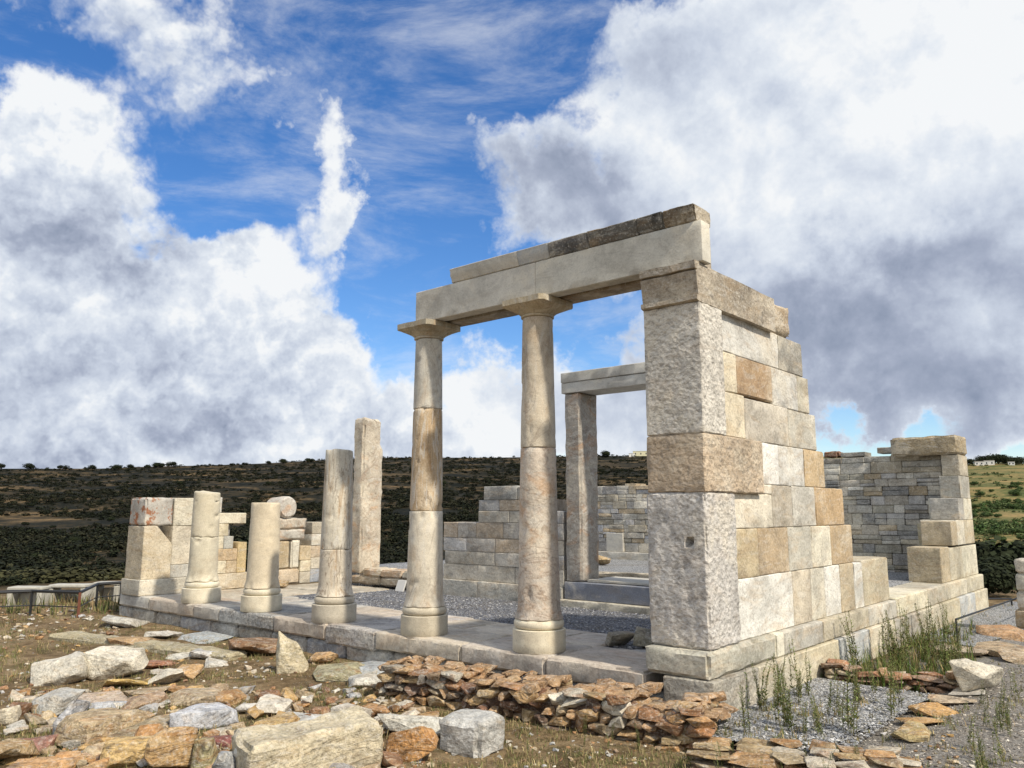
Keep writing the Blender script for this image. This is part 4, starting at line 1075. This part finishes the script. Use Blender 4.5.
def weed(loc, h, seed, label=None, red=False):
    rg = random.Random(seed); V = []; Fc = []; A = []
    stems = rg.randint(2, 4); g0 = (.10, .13, .04); cs = (.15, .14, .06)
    lx, ly = rg.uniform(-.12, .12), rg.uniform(-.12, .12)
    for s in range(stems):
        hh = h*rg.uniform(.6, 1); a = rg.uniform(0, 6.28); P = []
        for i in range(7):
            t = i/6; P.append(Vector((math.cos(a)*.02*s+lx*hh*t*t*1.5+.01*math.sin(t*7+s), math.sin(a)*.02*s+ly*hh*t*t*1.5, hh*t)))
        for i in range(6):
            r = .0032*(1-.6*i/6); n0 = len(V)
            for p in (P[i], P[i+1]):
                for k in range(3):
                    th = k*2.094; V.append(p+Vector((math.cos(th)*r, math.sin(th)*r, 0)))
            for k in range(3): Fc.append((n0+k, n0+(k+1) % 3, n0+3+(k+1) % 3, n0+3+k))
            A += [cs]*6
        nl = int(hh*170)
        for i in range(nl):
            t = rg.uniform(.08, 1); j = min(5, int(t*6)); p = P[j].lerp(P[j+1], t*6-j)
            th = rg.uniform(0, 6.28); L = rg.uniform(.018, .05)*(1.25-t*.7); up = rg.uniform(.2, .9)
            d = Vector((math.cos(th), math.sin(th), up)).normalized()*L; w_ = Vector((-math.sin(th), math.cos(th), 0))*L*.16
            n0 = len(V); V += [p, p+d*.5+w_, p+d, p+d*.5-w_]; Fc.append((n0, n0+1, n0+2, n0+3))
            k = rg.uniform(.6, 1.5); c = rg.choice([g0, g0, (.15, .19, .06), (.22, .20, .09)]); A += [tuple(q*k for q in c)]*4
    o = mesh_obj('weed', V, Fc, M['leaf'], attr=A); o.location = loc
    if label: tag(o, label, 'plant')
    return o
protos = [weed((0, 0, 0), .5, 60+i) for i in range(6)]
WP = []
rg = random.Random(33)
for i in range(55): WP.append((rg.uniform(815, 965), rg.uniform(635, 690), rg.uniform(.9, 1.6), 0))
for i in range(40): WP.append((rg.uniform(725, 935), rg.uniform(692, 742), rg.uniform(.7, 1.3), 1))
for i in range(16): WP.append((rg.uniform(965, 1035), rg.uniform(700, 790), rg.uniform(.5, .9), 2))
for i in range(16): WP.append((rg.uniform(430, 710), rg.uniform(722, 752), rg.uniform(.25, .5), 3))
for i in range(26): WP.append((rg.uniform(690, 860), rg.uniform(748, 800), rg.uniform(.25, .55), 4))
WL = {0: ('tall green weed in the dense clump between the tall wall and low orange wall', 'weeds behind the low orange wall'),
      1: ('thin green weed growing from the gravel bed beside the tall wall', 'weeds in the gravel bed'),
      2: ('spindly weed on the sandy gravel at the right edge', 'weeds on the right gravel'),
      3: ('short dry weed at the foot of the orange dry stone wall', 'weeds at the foot of the dry stone wall'),
      4: ('small green weed near the bottom edge in front of the gravel bed', 'weeds along the bottom edge')}
first = set()
for i, (px, py, s, g) in enumerate(WP):
    p = at(px, py, -.36) if g < 2 else at(px, py)
    if g < 2 and p.x < .09: continue
    if g == 1 and (p.x > 1.25 or p.y > 2.6): continue
    if g in (0,) and p.y < 3.2: continue
    k = i % 6
    if k not in first: first.add(k); o = protos[k]; o.location = p; o.scale = (s, s, s)
    else: o = copy_thing(protos[k], p, rg.uniform(0, 6.28), s)
    tag(o, WL[g][0], 'plant', WL[g][1])
for k in range(6):
    if k not in first: bpy.data.objects.remove(protos[k])

# ------------------------------------------------------------ far hillside scrub
def bush_geo(seed, n=90, ls=1.0):
    """unit bush: many small leaf-clump faces through a lumpy volume"""
    rg = random.Random(seed); V = []; Fc = []; A = []
    lobes = [(Vector((rg.uniform(-.35, .35), rg.uniform(-.35, .35), rg.uniform(.18, .42))), rg.uniform(.22, .38)) for _ in range(6)]
    for i in range(n):
        c, r = rg.choice(lobes); d = Vector((rg.gauss(0, 1), rg.gauss(0, 1), rg.gauss(0, .8))).normalized()
        p = c+d*r*rg.uniform(.55, 1.05)
        if p.z < 0: p.z *= -.3
        nrm = (d+Vector((rg.uniform(-.6, .6), rg.uniform(-.6, .6), rg.uniform(-.2, .8)))).normalized()
        u = nrm.orthogonal().normalized(); u.rotate(Matrix.Rotation(rg.uniform(0, 6.28), 3, nrm)); v = nrm.cross(u); s = rg.uniform(.06, .14)*ls
        n0 = len(V); V += [p-u*s, p+v*s*.7, p+u*s, p-v*s*.7]; Fc.append((n0, n0+1, n0+2, n0+3))
        k = rg.uniform(.6, 1.5); A += [k]*4
    return np.array([tuple(v) for v in V]), np.array(Fc), np.array(A)
BG = [bush_geo(300+i, 70) for i in range(5)]
BGB = [bush_geo(400+i, 1500, ls=.45) for i in range(3)]
def scrub(name, items, pal_f, label, G_=BG):
    Vs = []; Fs = []; As = []; off = 0; rg = random.Random(77)
    for (x, y, z, s, sz, c) in items:
        v, f, a = G_[rg.randrange(len(G_))]; th = rg.uniform(0, 6.28); ct, st_ = math.cos(th), math.sin(th)
        w = np.empty_like(v); w[:, 0] = (v[:, 0]*ct-v[:, 1]*st_)*s+x; w[:, 1] = (v[:, 0]*st_+v[:, 1]*ct)*s+y; w[:, 2] = v[:, 2]*sz+z
        Vs.append(w); Fs.append(f+off); off += len(v)
        As.append(np.clip(np.outer(a, np.array(c)), 0, 1))
    V = np.concatenate(Vs); Fc = np.concatenate(Fs); A = np.concatenate(As)
    me = bpy.data.meshes.new(name); me.vertices.add(len(V)); me.vertices.foreach_set('co', V.astype(np.float32).ravel())
    me.loops.add(len(Fc)*4); me.loops.foreach_set('vertex_index', Fc.astype(np.int32).ravel())
    me.polygons.add(len(Fc)); me.polygons.foreach_set('loop_start', np.arange(0, len(Fc)*4, 4, dtype=np.int32)); me.polygons.foreach_set('loop_total', np.full(len(Fc), 4, dtype=np.int32))
    me.update(calc_edges=True)
    ca = me.color_attributes.new('Col', 'FLOAT_COLOR', 'POINT'); ca.data.foreach_set('color', np.concatenate([A, np.ones((len(A), 1))], 1).astype(np.float32).ravel())
    me.materials.append(M['scrub']); o = bpy.data.objects.new(name, me); col.objects.link(o)
    return tag(o, label, 'scrub', kind='stuff')
az0 = math.degrees(math.atan2(FW.x, FW.y)); rg = random.Random(55); items = []
while len(items) < 24000:
    az = az0+rg.uniform(-37, 37); t = rg.random()**.8; r = 95*(RR/95)**t
    x = CAM.x+r*math.sin(R(az)); y = CAM.y+r*math.cos(R(az))
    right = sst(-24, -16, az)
    dn = noise.noise((x*.03, y*.03, 8))*.5+noise.noise((az*.16, ground(x, y)*.16, 18))*1.1-.12
    if right > .5 and r > 500 and rg.random() < .8: continue
    if dn+.12*(1-right) < rg.uniform(-.48, .15): continue
    s = rg.uniform(1.1, 3.6)*(1 if r > 200 else .6); g = rg.uniform(.6, 1.2)
    c = (.010, .013, .006) if rg.random() < .6 else (.024, .025, .013)  # dark maquis, deepened to put the left hill's cloud shadow into its colour
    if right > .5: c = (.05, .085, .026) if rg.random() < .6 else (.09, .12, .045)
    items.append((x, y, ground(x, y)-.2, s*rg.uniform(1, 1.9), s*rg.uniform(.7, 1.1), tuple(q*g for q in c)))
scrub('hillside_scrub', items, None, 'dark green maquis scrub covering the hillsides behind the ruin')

items = []; rg = random.Random(808)
while len(items) < 230:
    az = az0+rg.uniform(-38, 37); r = 27*(100/27)**rg.random()
    x = CAM.x+r*math.sin(R(az)); y = CAM.y+r*math.cos(R(az))
    if -13.5 < x < 2 and -2 < y < 13: continue
    if noise.noise((x*.12, y*.12, 61)) < rg.uniform(-.3, .2): continue
    c = (.014, .018, .008) if rg.random() < .6 else (.04, .04, .018); s_ = rg.uniform(.5, 1.5)
    items.append((x, y, ground(x, y)-.15*s_, s_*1.6, s_*.8, c))
scrub('near_scrub', items, None, 'low dark bushes covering the slope just beyond the ruin and the benches', BGB)
def make_tree(seed, c):
    rg = random.Random(seed)
    t = empty('hill_tree', (0, 0, 0), 'x', 'tree')
    v, f, a = BGB[seed % 3]
    Vv = [(p[0]*1.0, p[1]*1.0, p[2]*.95+.22) for p in v]
    crown = mesh_obj('crown', Vv, [tuple(int(i) for i in q) for q in f], M['scrub'], None, attr=[tuple(ci*k for ci in c) for k in a])
    crown.parent = t
    V, Fc = bar_mesh([((0, 0, -.1), (.02, 0, .35)), ((.02, 0, .3), (.16, .06, .55)), ((.02, 0, .3), (-.14, -.05, .55))], .03)
    tr = mesh_obj('trunk', V, Fc, M['bark']); tr.parent = t
    return t
tp = [make_tree(i, [(.013, .017, .009), (.020, .026, .012), (.055, .085, .028)][i]) for i in range(3)]
used = set()
def put_tree(px, k, size, lab, grp, py=None):
    if py is None:
        az = azel(px, 460)[0]; r = RR*.97; x = CAM.x+r*math.sin(R(az)); y = CAM.y+r*math.cos(R(az)); z = ground(x, y)
    else:
        p = hit_ground(px, py)
        if p is None: return
        x, y, z = p
    if k not in used: used.add(k); o = tp[k]; o.location = (x, y, z-.1*size); o.rotation_euler.z = px
    else: o = copy_thing(tp[k], (x, y, z-.1*size), px)
    o.scale = (size, size, size*.8); tag(o, lab, 'tree', grp)
rg = random.Random(91)
for px in [3, 28, 44, 56, 62, 75, 98, 112, 118, 127, 146, 150, 159, 165, 172, 196, 215, 229, 241, 268, 285, 298, 309, 312, 322, 398, 442, 451, 460, 470, 486, 497, 604, 612, 620, 628]:
    put_tree(px+rg.uniform(-6, 6), rg.choice([0, 0, 1]), 2.5+9*rg.random()**2.2, 'dark tree standing against the sky on the left hill crest', 'dark trees along the left hill crest')
for px in [972, 985, 992, 998, 1004, 1009, 1016, 1022]:
    put_tree(px, 1, rg.uniform(9, 16), 'dark green tree by the white houses on the far right ridge', 'trees by the far right houses')
for i in range(60):
    px = rg.uniform(968, 1024); py = rg.uniform(478, 600)
    put_tree(px, 2 if py < 560 else 1, rg.uniform(2.5, 5)*(.35+.9*(600-py)/120), 'round green bush on the sunlit slope at the right', 'green bushes on the right slope', py)
for i in range(50):
    px = rg.uniform(0, 640); py = rg.uniform(478, 585)
    put_tree(px, rg.choice([0, 1]), rg.uniform(2.5, 5)*(.3+.9*(600-py)/120), 'dark bush on the shaded slope behind the ruin', 'dark bushes on the left slope', py)  # dark tones stand in for cloud shade on this slope

# ------------------------------------------------------------ far houses
def house(px, w, h, mat, label, dist=.96, windows=2, dh=0):
    az = azel(px, 460)[0]; r = RR*dist; x = CAM.x+r*math.sin(R(az)); y = CAM.y+r*math.cos(R(az)); z = ground(x, y)-.5+dh
    t = empty('house', (x, y, z), label, 'house', rz=0)
    rz = -R(az)
    def put(nm, q, m_):
        v, f = lattice(*q, rough=0, res=9, rnd=.02); Mx = Matrix.Translation((x, y, z)) @ Matrix.Rotation(rz, 4, 'Z')
        mesh_obj(nm, [Mx @ k for k in v], f, m_, t)
    put('wall', (-w/2, w/2, -3, 3, 0, h), mat)
    put('roof', (-w/2-.2, w/2+.2, -3.2, 3.2, h+.02, h+.3), M['rooft'] if mat is M['plaster'] else mat)
    for i in range(windows):
        xx = -w/2+w*(i+.5)/windows; put('window', (xx-.5, xx+.5, -3.06, -2.9, h*.35, h*.7), M['glassdark'])
house(963, 5, 3, M['plaster'], 'small white house leftmost on the far right ridge')
house(979, 7, 3.6, M['plaster'], 'white house in the middle of the far right ridge', windows=2)
house(989, 8, 4, M['plaster'], 'larger white house under the trees on the far right ridge', windows=2)
house(1011, 5, 3, M['plaster'], 'white house rightmost on the far right ridge')
house(641, 16, 5, M['ochre_plaster'], 'pale yellow building on the hill crest seen through the doorway', windows=3, dist=.985, dh=1)
house(632, 6, 3.5, M['plaster'], 'tiny white hut left of the yellow building on the hill crest', windows=1, dist=.985)
# ------------------------------------------------------------ sky
world = bpy.data.worlds.new('World'); sc.world = world; world.use_nodes = True
N = NT(world.node_tree); bg = world.node_tree.nodes['Background']
SUN_EL = 46.0
sd = Vector((.985, -.10)); sd.normalize()       # horizontal direction towards the sun
sky = N.n('ShaderNodeTexSky', sky_type='NISHITA', sun_disc=False)
sky.sun_elevation = R(SUN_EL); sky.sun_rotation = math.atan2(sd.x, sd.y); sky.altitude = 300; sky.air_density = 1.0; sky.dust_density = .4; sky.ozone_density = 2.5
D = N.n('ShaderNodeTexCoord').outputs['Generated']
sep = N.n('ShaderNodeSeparateXYZ', inp={0: D})
A_ = N.math('MULTIPLY', N.math('ARCTAN2', sep.outputs[0], sep.outputs[1]), 57.2958)
E_ = N.math('MULTIPLY', N.math('ARCSINE', sep.outputs[2]), 57.2958)
# noise warp in direction space
wn = N.n('ShaderNodeTexNoise', inp={'Vector': D, 'Scale': 5.0, 'Detail': 7.0, 'Roughness': .6})
wv = N.vm('SUBTRACT', wn.outputs['Color'], (.5, .5, .5))
wv = N.vm('MULTIPLY', wv, (22, 22, 0))
AE = N.vm('ADD', N.n('ShaderNodeCombineXYZ', inp={0: A_, 1: E_, 2: 0.0}).outputs[0], wv)
def blobs(lst):
    tot = None
    for (cx, cy, rx, ry, w) in lst:
        a, e = azel(cx, cy); a1 = azel(cx+rx, cy)[0]; e1 = azel(cx, cy-ry)[1]
        ra, re = abs(a1-a), abs(e1-e)
        v = N.n('ShaderNodeVectorMath', operation='MULTIPLY_ADD', inp={0: AE, 1: (1/ra, 1/re, 0), 2: (-a/ra, -e/re, 0)}).outputs[0]
        m_ = N.ss(N.vm('LENGTH', v), 0.0, 1.25, w, 0.0)
        tot = m_ if tot is None else N.math('ADD', tot, m_)
    return tot
DENS = [(-40, 300, 200, 190, 1.6), (90, 400, 220, 160, 1.5), (250, 450, 240, 110, 1.3), (40, 170, 110, 90, .9), (170, 300, 120, 90, .8), (290, 360, 110, 70, .8),
        (160, 35, 130, 100, .62), (190, 160, 80, 90, .30), (305, 95, 48, 62, .8), (332, 180, 42, 70, .75), (290, 240, 90, 60, .62), (215, 240, 40, 60, -.3), (345, 340, 60, 50, .5),
        (840, 60, 250, 190, 1.4), (960, 200, 250, 250, 1.6), (700, 200, 170, 120, 1.2), (650, 60, 110, 110, .8), (560, 205, 140, 75, .68), (520, 120, 140, 110, .22), (760, 330, 230, 110, 1.2), (1000, 350, 200, 110, 1.2),
        (490, 405, 110, 70, 1.0), (620, 400, 120, 90, .9), (440, 455, 120, 40, .9), (700, 440, 140, 50, .7), (960, 440, 120, 34, .8), (60, 462, 400, 14, .4),
        (850, 400, 50, 30, -.62), (380, 60, 60, 60, -.3), (480, 60, 100, 110, -.55), (430, 240, 80, 110, -.6), (30, 40, 70, 60, -.4), (520, 300, 120, 40, -.25), (620, 330, 60, 40, -.15)]
GREY = [(60, 260, 110, 100, -.45), (170, 280, 90, 80, -.35), (100, 400, 240, 70, -.34), (300, 430, 170, 45, -.20), (20, 440, 200, 40, -.15),
        (900, 320, 260, 80, -.62), (720, 300, 180, 70, -.38), (560, 200, 120, 70, -.60), (650, 380, 130, 70, -.35), (720, 60, 120, 60, -.22), (960, 400, 160, 60, -.5), (190, 110, 80, 90, -.35), (640, 80, 60, 60, -.2), (850, 430, 80, 30, -.4),
        (50, 140, 80, 60, .3), (230, 320, 110, 60, .3), (900, 130, 160, 90, .2), (310, 130, 60, 90, .35), (500, 410, 70, 40, .3), (990, 60, 90, 130, .2)]
fb = N.noise(D, 6.5, 7, .58, .3)
fb2 = N.noise(D, 2.2, 5, .6, .4)
def puff(vec):
    w_ = N.vm('MULTIPLY', N.vm('SUBTRACT', N.n('ShaderNodeTexNoise', inp={'Vector': vec, 'Scale': 9.0, 'Detail': 5.0, 'Roughness': .65}).outputs['Color'], (.5, .5, .5)), (.13, .13, .13))
    v_ = N.n('ShaderNodeTexVoronoi', feature='F1', normalize=True, inp={'Vector': N.vm('ADD', vec, w_), 'Scale': 12.0, 'Detail': 2.0, 'Roughness': .6, 'Lacunarity': 2.4}).outputs[0]
    return N.math('SUBTRACT', 1.0, N.math('MULTIPLY', v_, 1.6))
fine = puff(D)
front = N.ss(N.vm('DOT_PRODUCT', D, (FW.x, FW.y, 0)), .2, .5)
back = N.math('SUBTRACT', 1.0, front)
d = N.math('ADD', N.math('MULTIPLY', blobs(DENS), front), N.math('MULTIPLY', back, .75))  # unseen clouds behind the viewer, thickened to brighten and neutralise the shade
d = N.math('ADD', d, N.math('MULTIPLY', N.math('SUBTRACT', fb, .5), 1.5))
d = N.math('ADD', d, N.math('MULTIPLY', N.math('SUBTRACT', fine, .5), .75))
alpha = N.ss(d, .22, .78)
# thin veils in the blue
veil = N.math('MULTIPLY', N.ss(N.noise(N.vm('MULTIPLY', D, (1, 1.0, 3.2)), 4.2, 12, .66, .35), .42, .78), .55)
alpha = N.math('MAXIMUM', alpha, veil)
# lit side of each puff: density difference towards the sun
Dl = N.vm('ADD', D, (.035, -.006, .045))
rel = N.math('SUBTRACT', fb, N.noise(Dl, 6.5, 7, .58, .3))
relf = N.math('SUBTRACT', fine, puff(N.vm('ADD', D, (.014, -.002, .020))))
s = N.math('ADD', .80, N.math('MULTIPLY', blobs(GREY), front))
s = N.math('ADD', s, N.math('MULTIPLY', rel, 1.0)); s = N.math('ADD', s, N.math('MULTIPLY', relf, N.ss(A_, -38.0, -48.0, .35, .95)))
s = N.math('ADD', s, N.math('MULTIPLY', N.ss(d, 1.0, .3), .28))
s = N.math('ADD', s, N.math('MULTIPLY', N.math('SUBTRACT', fb2, .5), .5))
cc = N.ramp(s, [(0.0, (2.5, 3.0, 4.1)), (.30, (3.9, 4.4, 5.6)), (.6, (5.9, 6.5, 7.6)), (.85, (7.7, 8.2, 8.9)), (1.0, (9.1, 9.3, 9.5))])
# deeper blue for the clear air
hs = N.n('ShaderNodeHueSaturation', inp={'Hue': .508, 'Saturation': 1.30, 'Value': 1.6, 'Fac': 1.0, 'Color': sky.outputs[0]})
mixc = N.mix(alpha, hs.outputs[0], cc)
N.t.links.new(mixc, bg.inputs[0]); bg.inputs[1].default_value = .1
world.cycles.sampling_method = 'MANUAL'; world.cycles.sample_map_resolution = 1024

sun = bpy.data.lights.new('sun', 'SUN'); sun.energy = 4.6; sun.angle = R(2.5); sun.color = (1, .90, .745)
so = bpy.data.objects.new('sun', sun); col.objects.link(so)
dirn = Vector((sd.x*math.cos(R(SUN_EL)), sd.y*math.cos(R(SUN_EL)), math.sin(R(SUN_EL))))
so.rotation_euler = dirn.to_track_quat('Z', 'Y').to_euler()

# ------------------------------------------------------------ camera
cam = bpy.data.cameras.new('camera'); co = bpy.data.objects.new('camera', cam); col.objects.link(co)
cam.sensor_fit = 'HORIZONTAL'; cam.sensor_width = 36; cam.lens = 36*F/1024; cam.clip_end = 6000; cam.clip_start = .05
co.location = CAM
look = Vector((FW.x*CP, FW.y*CP, SP))
co.rotation_euler = look.to_track_quat('-Z', 'Y').to_euler()
sc.camera = co
sc.render.resolution_x = 1024; sc.render.resolution_y = 768
sc.view_settings.view_transform = 'Standard'; sc.view_settings.look = 'None'; sc.view_settings.exposure = 0.0; sc.view_settings.gamma = 1
sc.view_settings.use_curve_mapping = False
